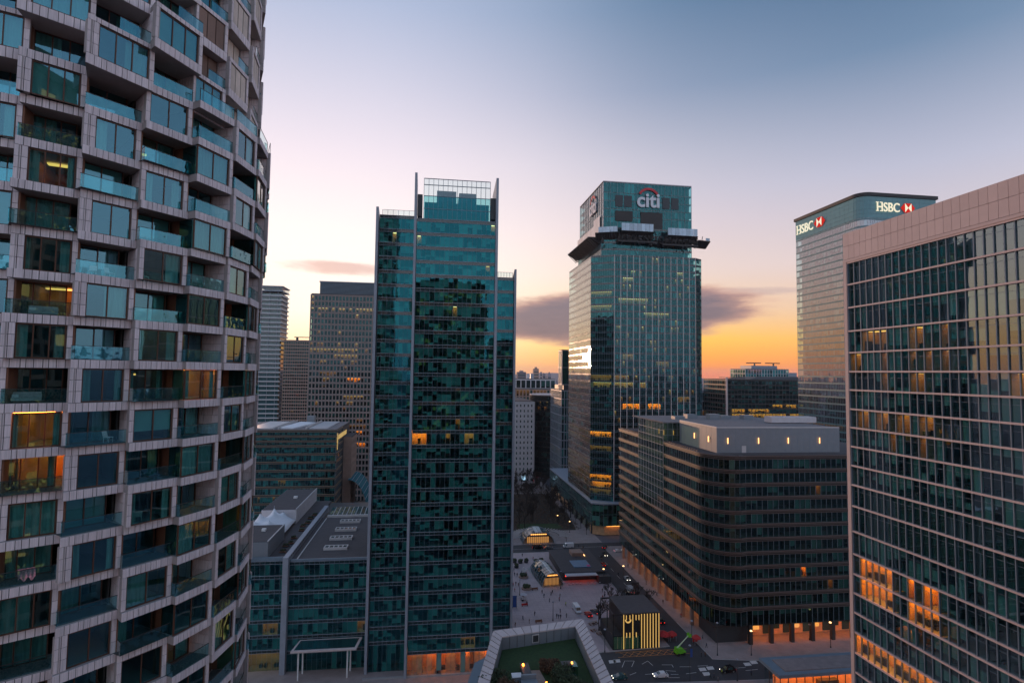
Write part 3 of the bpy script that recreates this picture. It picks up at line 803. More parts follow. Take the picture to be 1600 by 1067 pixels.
    def chair(ci, k, s, n, rot, label):
        p, a = at(ci, k, s, n); t = thing('balcony_chair', label, 'chair', p, a + rot, 'chairs on the tower balconies')
        MB().box(-.25, .25, -.25, .25, .40, .45).build('seat', 'white_metal', t, False)
        MB().hexa([(-.25, .22, .46), (.25, .22, .46), (.25, .27, .46), (-.25, .27, .46), (-.25, .34, .9), (.25, .34, .9), (.25, .39, .9), (-.25, .39, .9)]).build('backrest', 'white_metal', t, False)
        for x in (-.22, .22):
            for y in (-.22, .22): MB().tube((x, y, 0), (x, y, .4), .02).build('leg', 'white_metal', t, False)
    lounger(0, 0, 1.5, -1.2, 'grey cushioned sofa on the round tower balcony above the orange-lit flat')
    lounger(0, 2, 2.2, -1.2, 'grey cushioned sofa on the balcony of the round tower with a reddish room behind')
    chair(1, -1, 3.1, -.9, .6, 'white chair on the round tower balcony right of the orange-lit flat')
    chair(1, 3, 1.4, -.9, -.4, 'white chair on the left side of a high round tower balcony')
    chair(1, 3, 2.6, -.9, .5, 'white chair on the right side of a high round tower balcony')
    chair(2, 3, 1.2, -.9, .2, 'white chair behind blue-shining balcony glass on the round tower')
    chair(2, -3, 1.7, -.9, 2.6, 'white chair on a dim lower balcony of the round tower')
    # drying cloth over a lower balcony rail
    p, a = at(0, -4, 2.0, -.1)
    vs = []; n = 14
    for j in range(n + 1):
        x = -.5 + 1.0 * j / n
        for q, (y, zz) in enumerate(((.16, .55), (.05, 1.12), (-.03, 1.13), (-.12, .35 + .15 * sin(j)))):
            vs.append((x + .05 * q, y + .03 * sin(j * 1.7), zz))
    mm_ = MB().add(vs, [(j * 4 + q, j * 4 + 4 + q, j * 4 + 5 + q, j * 4 + 1 + q) for j in range(n) for q in range(3)])
    pbr('cloth_pink', (.62, .28, .32), .95, var=.6, scale=9)
    o = place('hanging_cloth', mm_.mesh('hanging_cloth', 'cloth_pink'), None, loc=p, rotz=a); tag(o, 'pink patterned cloth hung over a lower balcony rail of the round tower', 'cloth')
build_round_tower()

# ================================================================== stepped glass tower in the middle
def centre_tower():
    B = Building('office_tower', 'stepped teal glass office tower with grey vertical fins rising from the square', (6, 190, 0))
    zs = [0, 7.4] + [7.4 + 4.33 * i for i in range(1, 31)]          # to 137.3
    rr_ = random.Random(77); lit = {(0, b): (rr_.choice(('lamp_warm', 'lamp_soft', 'lamp_soft', 'lamp_soft')), rr_.choice((1.6, 2.5, 4.0, 5.5))) for b in range(17) if b not in (6, 11)}
    lit.update({(15, b): ('lamp_warm', 3.0) for b in (0, 1, 2)}); lit.update({(15, b): ('lamp_pale', 3.0) for b in (7, 11, 12)})
    lit.update({(1, b): ('lamp_soft', 5.0) for b in (11, 12, 13)}); lit.update({(24, 8): ('lamp_pale', 2.0), (16, 9): ('lamp_soft', 4.0)})
    facade(B, (-5.6, 174), (1, 0), 24.3, zs, 17, sp=1.05, sm='spandrel_glass', mm='steel_blue', mull=.05, md=.03, sd=.0, depth=7, stray=.008, lit=lit, blind=.74, clut=.6, lines=('steel_grey', [(.0, .07, .10), (.92, .12, .14)]), seed=5)
    zsL = [0, 9.0] + [9.0 + 4.33 * i for i in range(1, 31)]         # to 138.9
    facade(B, (-17.2, 177.8), (1, 0), 10.6, zsL, 8, sp=1.05, sm='spandrel_glass', mm='steel_blue', mull=.05, md=.03, sd=.0, depth=7, lit={(29, 3): ('lamp_pale', 2.0)}, blind=.74, clut=.6, lines=('steel_grey', [(.0, .07, .10), (.92, .12, .14)]), seed=6)
    zsR = [0, 9.0] + [9.0 + 4.33 * i for i in range(1, 27)]         # to 121.6
    facade(B, (19.6, 184), (1, 0), 6.6, zsR, 5, sp=1.05, sm='spandrel_glass', mm='steel_blue', mull=.05, md=.03, sd=.0, depth=7, lit={(4, 0): ('lamp_soft', 3.0)}, blind=.7, clut=.6, lines=('steel_grey', [(.0, .07, .10), (.92, .12, .14)]), seed=8)
    B.panes = [p[:5] + ('glass_clear',) if (p[0][2] < 5 and p[0][1] < 175) else p for p in B.panes]
    # fins
    def fin(x0, x1, y0, y1, z): 
        B.part('fin', MB().hexa([(x0, y0, 0), (x1, y0, 0), (x1, y1, 0), (x0, y1, 0), (x0, y0, z), (x1, y0, z), (x1, y1, z - 2.2), (x0, y1, z - 2.2)]), 'steel_grey')
    fin(-6.5, -5.75, 172.9, 178.5, 151.2); fin(18.75, 19.5, 172.9, 184.6, 151.0); fin(-18.3, -17.5, 176.6, 182, 141.0); fin(26.25, 26.95, 182.8, 188, 124.2)
    # back and side walls, roofs
    B.box('side_wall', 'steel_dark', -17.4, 26.2, 191.5, 214, 0, 121.0)
    B.box('side_wall', 'steel_dark', -17.4, 19.0, 191.4, 212, 121.0, 136.2)
    B.box('side_wall', 'steel_dark', -17.35, -17.15, 178.2, 191.4, 0, 136.0); B.box('side_wall', 'steel_dark', 26.0, 26.2, 184.4, 191.4, 0, 121)
    B.box('side_wall', 'steel_dark', 19.0, 19.3, 184.6, 191.4, 100, 136.0)
    B.box('roof', 'roof_dark', -17.4, 18.9, 178.4, 212, 136.25, 136.9)
    B.box('roof', 'roof_dark', 19.3, 26.2, 184.4, 212, 121.05, 121.5)
    # crown: glazed screen above a solid parapet, plant behind
    z0, z1 = 137.35, 150.0
    xs = lin(-3.7, 17.0, 14)
    for i in range(14):
        for (a, b) in ((z0, 140.4), (140.5, 144.4), (144.5, 147.9), (148.0, 149.8)):
            B.panes.append(((((xs[i] + xs[i + 1]) / 2), 174.3, (a + b) / 2), 0, None, xs[i + 1] - xs[i] - .1, b - a, 'glass_clear' if a > 144 else 'glass_teal'))
    for x in xs: B.box('screen_post', 'steel_blue', x - .06, x + .06, 174.2, 174.6, z0, z1)
    for z in (140.42, 144.42, 147.92, 149.9): B.box('screen_rail', 'steel_blue', -3.7, 17.0, 174.15, 174.45, z, z + .18)
    B.box('roof_plant', 'steel_blue', -3.5, 16.8, 176.5, 190, 137, 143.2)
    B.box('roof_plant', 'steel_blue', .3, 6.4, 177.0, 186, 143.2, 147.2); B.box('roof_plant', 'steel_blue', 7.3, 12.8, 177.0, 186, 143.2, 146.8)
    for x, s in ((-5.6, 1), (18.7, -1)):
        B.box('screen_brace', 'steel_dark', min(x, x + s * 1.5), max(x, x + s * 1.5), 174.6, 177.4, 138.2, 145.0)
    # railings on the wings
    for (x0, x1, y, z) in ((-16.5, -6.6, 178.1, 139.0), (20.0, 25.8, 184.3, 121.7)):
        B.box('roof_rail', 'steel_blue', x0, x1, y, y + .08, z + 1.55, z + 1.65)
        for x in lin(x0, x1, 6): B.box('roof_rail', 'steel_blue', x - .05, x + .05, y, y + .08, z, z + 1.55)
        B.panes.append((((x0 + x1) / 2, y + .04, z + .8), 0, None, x1 - x0 - .2, 1.4, 'glass_clear'))
    # ground floor plinth
    B.box('plinth', 'concrete', -18.4, 27, 173.3, 174.0, 0, .5)
    B.finish()
centre_tower()

# ================================================================== low building with roof terrace, left of the tower
def low_building():
    B = Building('office_block', 'low glass office block with dark roof skylights beside the stepped tower', (-36, 210, 0))
    zs = [0, 6.2] + [6.2 + 4.35 * i for i in range(1, 7)]          # 32.3
    lit = {(2, b): ('lamp_soft', 3.0) for b in (14, 15)}
    facade(B, (-41.4, 181), (1, 0), 23.2, zs, 16, sp=1.0, sm='spandrel_glass', mm='steel_blue', mull=.05, md=.03, sd=.0, depth=7, lit=lit, blind=.5, clut=.7, lines=('steel_grey', [(0, .07, .1), (.88, .12, .14)]), seed=12)
    lit = {(2, b): ('lamp_soft', 3.0) for b in (9, 10, 11)}; lit.update({(0, b): ('lamp_soft', 4.0) for b in range(5, 13)})
    facade(B, (-62, 182.2), (1, 0), 19.0, zs, 13, sp=1.0, sm='spandrel_glass', mm='steel_blue', mull=.05, md=.03, sd=.0, depth=7, lit=lit, blind=.55, clut=.7, lines=('steel_grey', [(0, .07, .1), (.88, .12, .14)]), seed=13)
    B.box('parapet', 'steel_blue', -41.4, -18.4, 181.0, 181.5, 32.35, 32.9); B.box('parapet', 'steel_blue', -62, -43.1, 182.2, 182.7, 32.35, 33.4)
    B.box('roof', 'roof_dark', -41.4, -18.3, 181.6, 232, 31.6, 32.45); B.box('roof', 'roof_dark', -62, -43.2, 182.8, 262, 31.6, 32.4)
    B.box('body', 'steel_dark', -62, -18.3, 190.2, 262, 0, 31.5)
    # long fin wall between the halves
    B.box('fin_wall', 'steel_grey', -43.05, -41.5, 179.2, 246, 0, 34.0)
    for i in range(32): B.joined('fin_wall_vent', 'steel_dark').box(-41.5, -41.44, 181 + i * 2, 181.8 + i * 2, 33.2, 33.7)
    B.box('kerb_strip', 'alu_pale', -39.8, -39.5, 182, 231, 32.46, 32.62)
    # four rooflights
    for y in (190.5, 201.2, 212.0, 223.0):
        x0, x1 = -33.4, -26.0
        fr = MB()
        fr.box(x0, x1, y, y + .35, 32.45, 33.3); fr.box(x0, x1, y + 2.65, y + 3.0, 32.45, 33.3)
        for i in range(6):
            x = x0 + (x1 - x0 - .3) * i / 5; fr.box(x, x + .3, y + .35, y + 2.65, 32.45, 33.3)
        rl = B.part('rooflight', fr, 'alu_pale')
        for i in range(5):
            xa = x0 + .3 + (x1 - x0 - .3) * i / 5; xb = x0 + (x1 - x0 - .3) * (i + 1) / 5
            MB().box(xa, xb, y + .35, y + 2.65, 33.0, 33.1).build('pane', 'glass_solid', rl)
        B.box('roof_patch', 'roof_dark', x0 - .6, x1 + .4, y - 4.0, y - .2, 32.45, 32.5)
    # glazed strip at the far end
    for i in range(12):
        x = -39.5 + i * 1.75; B.panes.append(((x + .85, 238.2, 33.2), 0, None, 1.6, 1.2, 'glass_clear'))
        B.part('roof_glazing', MB().hexa([(x, 233, 32.6), (x + 1.45, 233, 32.6), (x + 1.45, 244, 33.6), (x, 244, 33.6), (x, 233, 32.7), (x + 1.45, 233, 32.7), (x + 1.45, 244, 33.7), (x, 244, 33.7)]), 'glass_solid')
        B.part('roof_bar', MB().hexa([(x + 1.5, 233, 32.6), (x + 1.7, 233, 32.6), (x + 1.7, 244, 33.6), (x + 1.5, 244, 33.6), (x + 1.5, 233, 32.85), (x + 1.7, 233, 32.85), (x + 1.7, 244, 33.85), (x + 1.5, 244, 33.85)]), 'alu_pale')
    B.box('roof_beam', 'alu_pale', -39.6, -18.3, 232.0, 232.9, 32.4, 33.3)
    # white pavilions on the terrace
    B.box('roof_room', 'penthouse_metal', -62, -48.7, 184.2, 204, 32.5, 37.3); B.box('roof_room_roof', 'roof_dark', -61.8, -48.9, 184.5, 203.8, 37.3, 37.45)
    B.box('roof_room', 'stone_white', -62, -49.5, 224, 262, 32.5, 37.6); B.box('roof_room_roof', 'roof_dark', -61.8, -49.8, 224.4, 261.6, 37.6, 37.75)
    for (y0, y1) in ((184.2, 204), (224, 262)):
        B.box('roof_edge', 'alu_pale', -49.0 if y0 < 200 else -49.8, -48.65 if y0 < 200 else -49.45, y0, y1, 37.46 if y0 < 200 else 37.76, 37.7 if y0 < 200 else 38.0)
    for i in range(9): B.joined('panel_joint', 'steel_blue').box(-62 + i * 1.5, -61.96 + i * 1.5, 184.17, 184.2, 32.6, 37.2)
    B.box('roof_cowl', 'white_metal', -54, -52.8, 196, 197.2, 37.45, 38.2); B.box('roof_cowl', 'white_metal', -55, -53.6, 243, 244.4, 37.75, 38.5); B.box('roof_cowl', 'white_metal', -57, -56.4, 190, 190.6, 37.45, 37.9)
    B.finish()
    # tensile tent
    n = 40; vs = []; peaks = [(-59.6, 214, 5.4), (-56.0, 218, 4.2), (-53.5, 221.5, 3.6), (-60, 209, 3.8), (-57.2, 223, 6.4), (-55.2, 209.5, 3.2)]
    for j in range(n + 1):
        for i in range(n + 1):
            x = -63 + 13.4 * i / n; y = 205 + 19 * j / n
            u = min(i, n - i) / n * 2; v = min(j, n - j) / n * 2
            h = 2.6 * (min(u, 1) * min(v, 1)) ** .35
            for (a, b, c) in peaks: h += c * .62 * math.exp(-(((x - a) ** 2 + (y - b) ** 2) ** .5) / 1.55)
            vs.append((x, y, 33.6 + h))
    W = n + 1
    t = thing('tensile_tent', 'white peaked tent canopy over the roof terrace of the low glass block', 'tent', (-56.5, 214, 32.4))
    MB().add(vs, [(j * W + i, j * W + i + 1, (j + 1) * W + i + 1, (j + 1) * W + i) for j in range(n) for i in range(n)]).build('canopy', 'tent_white', t, smooth=True)
    for (a, b, c) in peaks: MB().tube((a, b, 32.4), (a, b, 35.6 + c * .6), .12).build('mast', 'steel_grey', t)
    for x in (-62.8, -49.8):
        for y in (205.2, 223.8): MB().tube((x, y, 32.4), (x, y, 33.7), .1).build('post', 'steel_grey', t)
    # terrace seats
    proto = None
    for i, (x, y) in enumerate(((-45.6, 190), (-46.2, 196), (-45.4, 199), (-45.9, 205), (-45.2, 214), (-46, 220), (-45.2, 224), (-45.6, 231), (-45.0, 236))):
        if proto is None:
            proto = thing('planter_bench', 'dark planter box bench on the roof terrace beside the long fin wall', 'planter', (x, y, 32.4), 0, 'planter benches on the roof terrace')
            MB().box(-.9, .9, -.7, .7, 0, .55).build('box', 'black_paint', proto, False)
            MB().box(-1.1, 1.1, -.95, -.72, .35, .5).build('seat', 'timber', proto, False)
            b_ = MB(); rr = random.Random(2)
            for q in range(14): b_.blob((rr.uniform(-.6, .6), rr.uniform(-.4, .4), .75), (.3, .3, .3), rr, 6, 4)
            b_.build('shrub', 'leaf_dark', proto, False)
        else: dup(proto, (x, y, 32.4), RND.uniform(-.3, .3))
    # entrance canopy on four white legs
    t = thing('entrance_canopy', 'pale flat entrance canopy on slim white legs before the low glass block', 'canopy', (-29.5, 177, .12))
    MB().hexa([(-39.0, 174.6, 8.3), (-20.5, 174.6, 8.3), (-19.4, 180.4, 9.0), (-37.6, 180.4, 9.0), (-39.0, 174.6, 8.75), (-20.5, 174.6, 8.75), (-19.4, 180.4, 9.4), (-37.6, 180.4, 9.4)]).build('roof', 'stone_pink', t)
    MB().hexa([(-38.2, 175.3, 8.76), (-21.0, 175.3, 8.76), (-20.2, 179.8, 9.36), (-37.2, 179.8, 9.36), (-38.2, 175.3, 8.84), (-21.0, 175.3, 8.84), (-20.2, 179.8, 9.44), (-37.2, 179.8, 9.44)]).build('roof_glazing', 'glass_solid', t)
    for (x, y) in ((-36.9, 175.6), (-23.0, 175.6), (-36.4, 179.4), (-22.6, 179.4)): MB().tube((x, y, .1), (x, y, 8.4 if y < 177 else 8.9), .22, n=8).build('leg', 'white_metal', t)
low_building()

# ================================================================== dark building with rounded corner right of the square
def black_building():
    B = Building('curved_office_block', 'dark bronze office block with rounded corner and banded windows beside the square', (115, 225, 0))
    zs = [6.4, 12.6] + [12.6 + 4.57 * i for i in range(1, 12)]     # 62.9
    kw = dict(sp=1.35, gm='glass_dark', sm='bronze_dark', mm='steel_blue', mull=.09, md=.08, sd=.25, depth=6, lines=('bronze', [(0, .12, .18), (.62, .10, .3), (1.05, .24, .42)]))
    lit = {(3, 10): ('lamp_warm', 3.0), (9, 13): ('lamp_soft', 4.0), (2, 15): ('lamp_soft', 4.0)}
    facade(B, (106.5, 181.2), (1, 0), 64, zs, 32, lit=lit, blind=.22, clut=.5, seed=21, mull_every=1, **kw)
    kw2 = dict(kw); kw2.update(mull=.06, md=.03)
    facade(B, (94, 275), (0, -1), 84.5, zs, 42, blind=.25, clut=.4, seed=22, lit={(4, 9): ('lamp_pale', 3.0), (2, 30): ('lamp_soft', 3.0)}, mull_parts=False, **kw2)
    # rounded corner
    cx, cyy, r = 104.0, 190.5, 10.0; n = 9
    for i in range(n):
        a0 = pi + (pi / 2) * i / n; a1 = pi + (pi / 2) * (i + 1) / n
        p = Vector((cx + r * cos(a0), cyy + r * sin(a0))); q = Vector((cx + r * cos(a1), cyy + r * sin(a1)))
        facade(B, p, q - p, (q - p).length, zs, 1, blind=.25, clut=.3, seed=30 + i, mull_parts=False, sp_parts=False, **kw2)
    facade(B, (104, 180.5), (1, .28), 2.6, zs, 1, blind=.2, clut=0, seed=41, mull_parts=False, sp_parts=False, **kw2)
    B.box('body', 'room_dark', 100.4, 170, 196, 274, 6, 62.0)
    B.box('roof', 'roof_dark', 95, 170, 190.4, 274.5, 62.3, 62.95); B.box('roof', 'roof_dark', 104.5, 170, 182, 190.3, 62.3, 62.93)
    pr = [(cx + (r - .3) * cos(pi + pi / 2 * i / 12), cyy + (r - .3) * sin(pi + pi / 2 * i / 12)) for i in range(13)] + [(cx + .4, cyy - .2)]
    B.part('roof', MB().prism(pr, 62.3, 62.91), 'roof_dark')
    for i in range(46): B.joined('roof_stud', 'bronze').box(94.2, 94.8, 192 + i * 1.8, 192.5 + i * 1.8, 62.9, 63.4)
    # arcade at street level
    B.box('soffit', 'bronze_dark', 95, 170, 182.2, 275, 5.7, 6.35)
    for i in range(9):
        B.box('column', 'bronze_dark', 107.2 + i * 7.6, 108.4 + i * 7.6, 180.9, 182.1, 0.1, 6.4)
    for i in range(11):
        B.box('column', 'stone_brown', 94.2, 95.3, 197 + i * 7.4, 198.2 + i * 7.4, .1, 6.4)
    B.box('shop_wall', 'warm_wall', 108, 170, 187.5, 188, .13, 5.7); B.box('shop_wall', 'warm_wall', 99, 99.5, 196, 275, .13, 5.7)
    B.box('shop_front', 'steel_dark', 96.6, 108, 183.6, 196, .13, 5.7)
    for i in range(7):
        x = 110 + i * 7.6
        B.box('arcade_lamp', 'lamp_warm', x + 1.5, x + 4.2, 183.6, 184.6, 5.58, 5.66)
        B.box('shop_window', 'glass_solid', x - 1.6, x + 1.2, 187.3, 187.46, .5, 4.4)
        B.box('shop_window', ('glow_orange', 'glass_solid', 'lamp_dim')[i % 3], x + 1.8, x + 4.6, 187.3, 187.46, 2.0, 4.4)
    for i in range(10): B.box('arcade_lamp', 'lamp_soft', 95.8, 97.4, 198.6 + i * 7.4, 203 + i * 7.4, 5.58, 5.66)
    # green glass atrium breaking the long side and rising through the roof
    y0, y1 = 219.5, 247
    f = Frame((93.3, y1), (0, -1)); nb = 9; bw = (y1 - y0) / nb
    for k in range(12):
        za, zb = 35 + k * 2.95, 35 + (k + 1) * 2.95
        for b in range(nb):
            if za < 35 + (b - 4) * 1.1: continue
            B.panes.append((f.pt((b + .5) * bw, 0, (za + zb) / 2), f.ang, None, bw - .1, zb - za - .1, 'glass_green'))
        f.box(B.joined('atrium_bar', 'steel_grey'), 0, y1 - y0, -.06, .1, za - .05, za + .05)
    for b in range(nb + 1): f.box(B.joined('atrium_bar', 'steel_grey'), b * bw - .05, b * bw + .05, -.07, .09, 35, 70.4)
    f2 = Frame((93.3, y0), (1, 0))
    for k in range(3):
        za, zb = 63.1 + k * 2.45, 63.1 + (k + 1) * 2.45
        for b in range(8):
            B.panes.append((f2.pt((b + .5) * 2.0, 0, (za + zb) / 2), 0, None, 1.9, zb - za - .1, 'glass_green'))
        f2.box(B.joined('atrium_bar', 'steel_grey'), 0, 16, -.06, .1, za - .05, za + .05)
    for b in range(9): f2.box(B.joined('atrium_bar', 'steel_grey'), b * 2 - .05, b * 2 + .05, -.07, .09, 63, 70.4)
    B.box('atrium_roof', 'roof_grey', 93.2, 150, y0, y1 + 8, 70.45, 70.9)
    B.box('atrium_wall', 'penthouse_metal', 109.5, 150, y0 + .3, y1 + 8, 62.9, 70.4)
    B.box('atrium_wall', 'room_wall', 96.5, 109, y0 + 4, y1, 62.9, 70.4)
    for (x, y) in ((95.5, 224), (95.5, 229), (99, 222.4), (103, 222.4)): B.box('wall_lamp', 'glow_orange', x - .12, x + .12, y - .12, y + .12, 65.2, 67.2)
    for i in range(5): B.box('rooftop_unit', 'penthouse_metal', 104 + i * 8, 108.5 + i * 8, 232 + (i % 2) * 5, 236 + (i % 2) * 5, 70.9, 72.2 + (i % 3) * .5)
    B.box('rooftop_unit', 'stone_white', 131, 150, 204, 209, 72.0, 74.2)
    # grey penthouse with lit wall lamps
    px0, px1, py0, py1 = 99.2, 146.5, 187, 217
    B.box('penthouse', 'penthouse_metal', px0, px1, py0, py1, 62.96, 71.6); B.box('penthouse_roof', 'roof_grey', px0 + .3, px1 - .3, py0 + .3, py1 - .3, 71.6, 71.72)
    for (a, b, c, d) in ((px0, px1, py0 - .05, py0 + .3), (px0 - .05, px0 + .3, py0, py1)): B.box('penthouse_edge', 'alu_pale', a, b, c, d, 71.61, 72.0)
    for x in lin(px0, px1, 20)[1:-1]: B.joined('panel_joint', 'steel_blue').box(x - .03, x + .03, py0 - .015, py0 + .01, 63, 71.5)
    for z in (65.1, 67.3, 69.4):
        B.joined('panel_joint', 'steel_blue').box(px0, px1, py0 - .013, py0 + .01, z, z + .05); B.joined('panel_joint', 'steel_blue').box(px0 - .013, px0 + .01, py0, py1, z, z + .05)
    for y in lin(py0, py1, 8)[1:-1]: B.joined('panel_joint', 'steel_blue').box(px0 - .016, px0 + .01, y - .03, y + .03, 63, 71.5)
    for x in (103.2, 114.8, 126.2, 138.4):
        w_ = B.box('wall_lamp', 'lamp_tube', x - .1, x + .1, py0 - .42, py0 - .22, 66.2, 68.2); MB().box(x - .05, x + .05, py0 - .22, py0 + .02, 67.1, 67.3).build('bracket', 'steel_dark', w_)
    for y in (192.5, 203.5):
        w_ = B.box('wall_lamp', 'lamp_tube', px0 - .42, px0 - .22, y - .1, y + .1, 66.2, 68.2); MB().box(px0 - .22, px0 + .02, y - .05, y + .05, 67.1, 67.3).build('bracket', 'steel_dark', w_)
    B.box('door', 'alu_pale', 108.6, 110.2, py0 - .06, py0 + .05, 63.0, 65.4)
    B.finish()
black_building()

# ================================================================== tower with the lettered crown
def crowned_tower():
    B = Building('office_tower', 'tall glass office tower with lettered crown and black works platform round its shoulders', (124, 345, 0))
    Y = 312.0; fh = 4.05
    zs = [0, 9, 17.5] + [17.5 + fh * i for i in range(1, 36)]                 # 159.2
    def L_(k0, bays, lamp, dep=3.0): return {(k0, b): (lamp, dep) for b in bays}
    lit = {}
    lit.update(L_(18, range(0, 9), 'lamp_pale')); lit.update(L_(18, range(12, 15), 'lamp_pale')); lit.update(L_(16, range(30, 36), 'lamp_soft')); lit.update(L_(15, range(4, 12), 'lamp_warm', 4.0)); lit.update(L_(15, range(16, 22), 'lamp_warm', 4.0)); lit.update(L_(13, range(18, 39), 'lamp_soft')); lit.update(L_(19, range(0, 6), 'lamp_soft'))
    lit.update(L_(33, range(4, 9), 'lamp_pale', 1.5)); lit.update(L_(30, range(2, 16), 'lamp_pale', 1.2)); lit.update(L_(28, range(14, 26), 'lamp_pale', 1.2)); lit.update(L_(34, range(30, 33), 'lamp_pale', 1.5))
    lit.update(L_(22, range(4, 9), 'lamp_soft', 2.0)); lit.update(L_(21, range(20, 26), 'lamp_soft', 2.0))
    kw = dict(sp=1.1, gm='glass_citi', sm='spandrel_glass', sd=.0, depth=5, blind=.14, clut=.4)
    facade(B, (103.2, Y), (1, 0), 49.6, zs, 39, mm='stone_pink', mull=.36, md=.22, mull_every=3, bar='steel_dark', stray=.05, lit=lit, seed=51, lines=('steel_blue', [(.1, .1, .06), (.95, .1, .06)]), **kw)
    litc = {}
    for k, lp in ((31, 'lamp_soft'), (29, 'lamp_soft'), (18, 'lamp_pale'), (19, 'lamp_soft'), (11, 'lamp_warm'), (5, 'lamp_warm'), (4, 'lamp_warm'), (3, 'lamp_soft'), (9, 'lamp_soft')): litc.update(L_(k, range(0, 9), lp, 2.5))
    facade(B, (91.2, 319), (1, -.58), 13.7, zs, 10, mm='steel_blue', mull=.08, md=.1, lit=litc, seed=52, mull_parts=False, lines=('steel_blue', [(.1, .1, .06), (.95, .1, .06)]), **kw)
    facade(B, (152.8, Y), (1, .6), 6.0, zs, 4, mm='steel_blue', mull=.08, md=.1, seed=53, mull_parts=False, **kw)
    litw = {}
    for k in (18, 11, 10, 7, 6, 5, 4): litw.update(L_(k, [b for b in range(0, 30) if (b * 7 + k) % 5 < 3], 'lamp_soft', 2.0))
    facade(B, (91.2, 372), (0, -1), 53, zs, 30, mm='stone_brown', mull=.16, md=-.03, lit=litw, seed=54, mull_parts=False, lines=('stone_brown', [(.1, .12, .02), (.95, .12, .02)]), **{**kw, 'sm': 'spandrel_glass', 'sd': .0})
    B.box('body', 'room_dark', 97, 157, 324, 372, 0, 158.5)
    B.box('side_wall', 'steel_dark', 157.2, 158, 316, 372, 0, 150)
    # upper stage and crown
    zu = [159.2, 163.3, 167.4, 171.5, 175.6]
    facade(B, (105.5, 313), (1, 0), 45.5, zu, 36, mm='steel_blue', mull=.1, md=.15, mull_every=3, seed=55, **kw)
    facade(B, (96.5, 368), (0, -1), 52, zu, 26, mm='steel_blue', mull=.1, md=.15, seed=56, mull_parts=False, **kw)
    facade(B, (96.5, 316), (1, -.33), 9.5, zu, 6, mm='steel_blue', mull=.1, md=.15, seed=57, mull_parts=False, **kw)
    B.box('body', 'room_dark', 101, 151, 320, 368, 159, 203)
    zc = [175.6, 182.0, 186.8, 191.6, 196.4, 202.4]
    kc = dict(kw); kc.update(sp=.35, depth=3)
    facade(B, (97, 313.5), (1, 0), 54.2, zc, 26, mm='steel_grey', mull=.12, md=.2, mull_every=2, seed=58, **kc)
    facade(B, (97, 366), (0, -1), 52.5, zc, 26, mm='steel_grey', mull=.12, md=.2, mull_every=2, seed=59, mull_parts=False, **kc)
    B.box('parapet', 'alu_pale', 96.9, 151.3, 313.3, 313.8, 202.4, 202.9); B.box('parapet', 'alu_pale', 96.7, 97.2, 313.9, 366, 202.4, 202.9)
    B.box('roof', 'roof_dark', 97.3, 151, 314, 366, 201.6, 202.0)
    for i in range(4): B.joined('crown_vent', 'steel_dark').box(104 + i * 5.5, 108.6 + i * 5.5, 313.2, 313.36, 188.0, 194.8) if i < 2 else B.joined('crown_vent', 'steel_dark').box(122 + i * 5.5, 126.6 + i * 5.5, 313.2, 313.36, 188.0, 194.8)
    B.box('opening', 'bronze_dark', 104, 114.6, 313.1, 313.3, 179.5, 185.5); B.box('opening', 'bronze_dark', 119.5, 133, 313.1, 313.3, 175, 185.5)
    # podium
    zp = [5.5, 11.5, 17.2]
    kp = dict(kw); kp.update(sp=.5, depth=4, gm='glass_green', blind=.7)
    facade(B, (96.0, 308), (1, 0), 60, zp, 24, mm='steel_blue', mull=.12, md=.1, seed=60, mull_parts=False, **kp)
    facade(B, (90.2, 425), (0, -1), 114, zp, 46, mm='steel_blue', mull=.12, md=.1, seed=61, mull_parts=False, **kp)
    facade(B, (90.2, 311), (1, -.52), 6.5, zp, 3, mm='steel_blue', mull=.12, md=.1, seed=62, mull_parts=False, **kp)
    B.part('podium_roof', MB().prism([(90, 425), (90, 311), (96, 307.7), (158, 307.7), (158, 425)], 17.25, 18.0), 'steel_grey')
    B.part('podium_wall', MB().prism([(91.4, 425), (91.4, 313), (97, 310), (157, 310), (157, 425)], .1, 5.4), 'warm_wall')
    for i in range(10): B.box('column', 'steel_dark', 90.6, 91.3, 314 + i * 11, 314.8 + i * 11, .1, 5.5)
    B.box('podium_lamp', 'lamp_soft', 98, 106, 308.6, 309.4, 5.2, 5.32); B.box('podium_lamp', 'lamp_soft', 112, 118, 308.6, 309.4, 5.2, 5.32)
    # lettering
    def citi(o, d, h, z, sc):
        f = Frame(o, d)
        put_text('letters', text_mesh('citi', h, 'letter_white', .25, .28 * sc), B.root, f.pt(0, .45, 0), f.d, z, 'white lower-case letters on the crown')
        m_ = MB(); n = 18; c0, r0, wd = 7.3 * sc, 7.0 * sc, 1.5 * sc
        for i in range(n):
            a0 = radians(146 - 112 * i / n); a1 = radians(146 - 112 * (i + 1) / n)
            P = lambda a, r, nn: f.pt(c0 + r * cos(a) * .86, nn, z + 3.6 * sc + r * sin(a) * .92)
            m_.hexa([P(a0, r0, .3), P(a1, r0, .3), P(a1, r0, .6), P(a0, r0, .6), P(a0, r0 + wd, .3), P(a1, r0 + wd, .3), P(a1, r0 + wd, .6), P(a0, r0 + wd, .6)])
        m_.build('arc', 'letter_red', B.root)
    pbr('letter_white', (.75, .74, .76), .5, var=.03); pbr('letter_red', (.60, .03, .04), .5, var=.03)
    citi((117.0, 313.3), (1, 0), 8.6, 188.6, 1.0); citi((96.8, 341), (0, -1), 8.6, 188.6, 1.0)
    B.finish()
    # suspended works platform, a thing of its own
    t = thing('works_platform', 'black suspended works platform with pale mesh guard panels round the lettered tower', 'scaffold', (124, 310, 168))
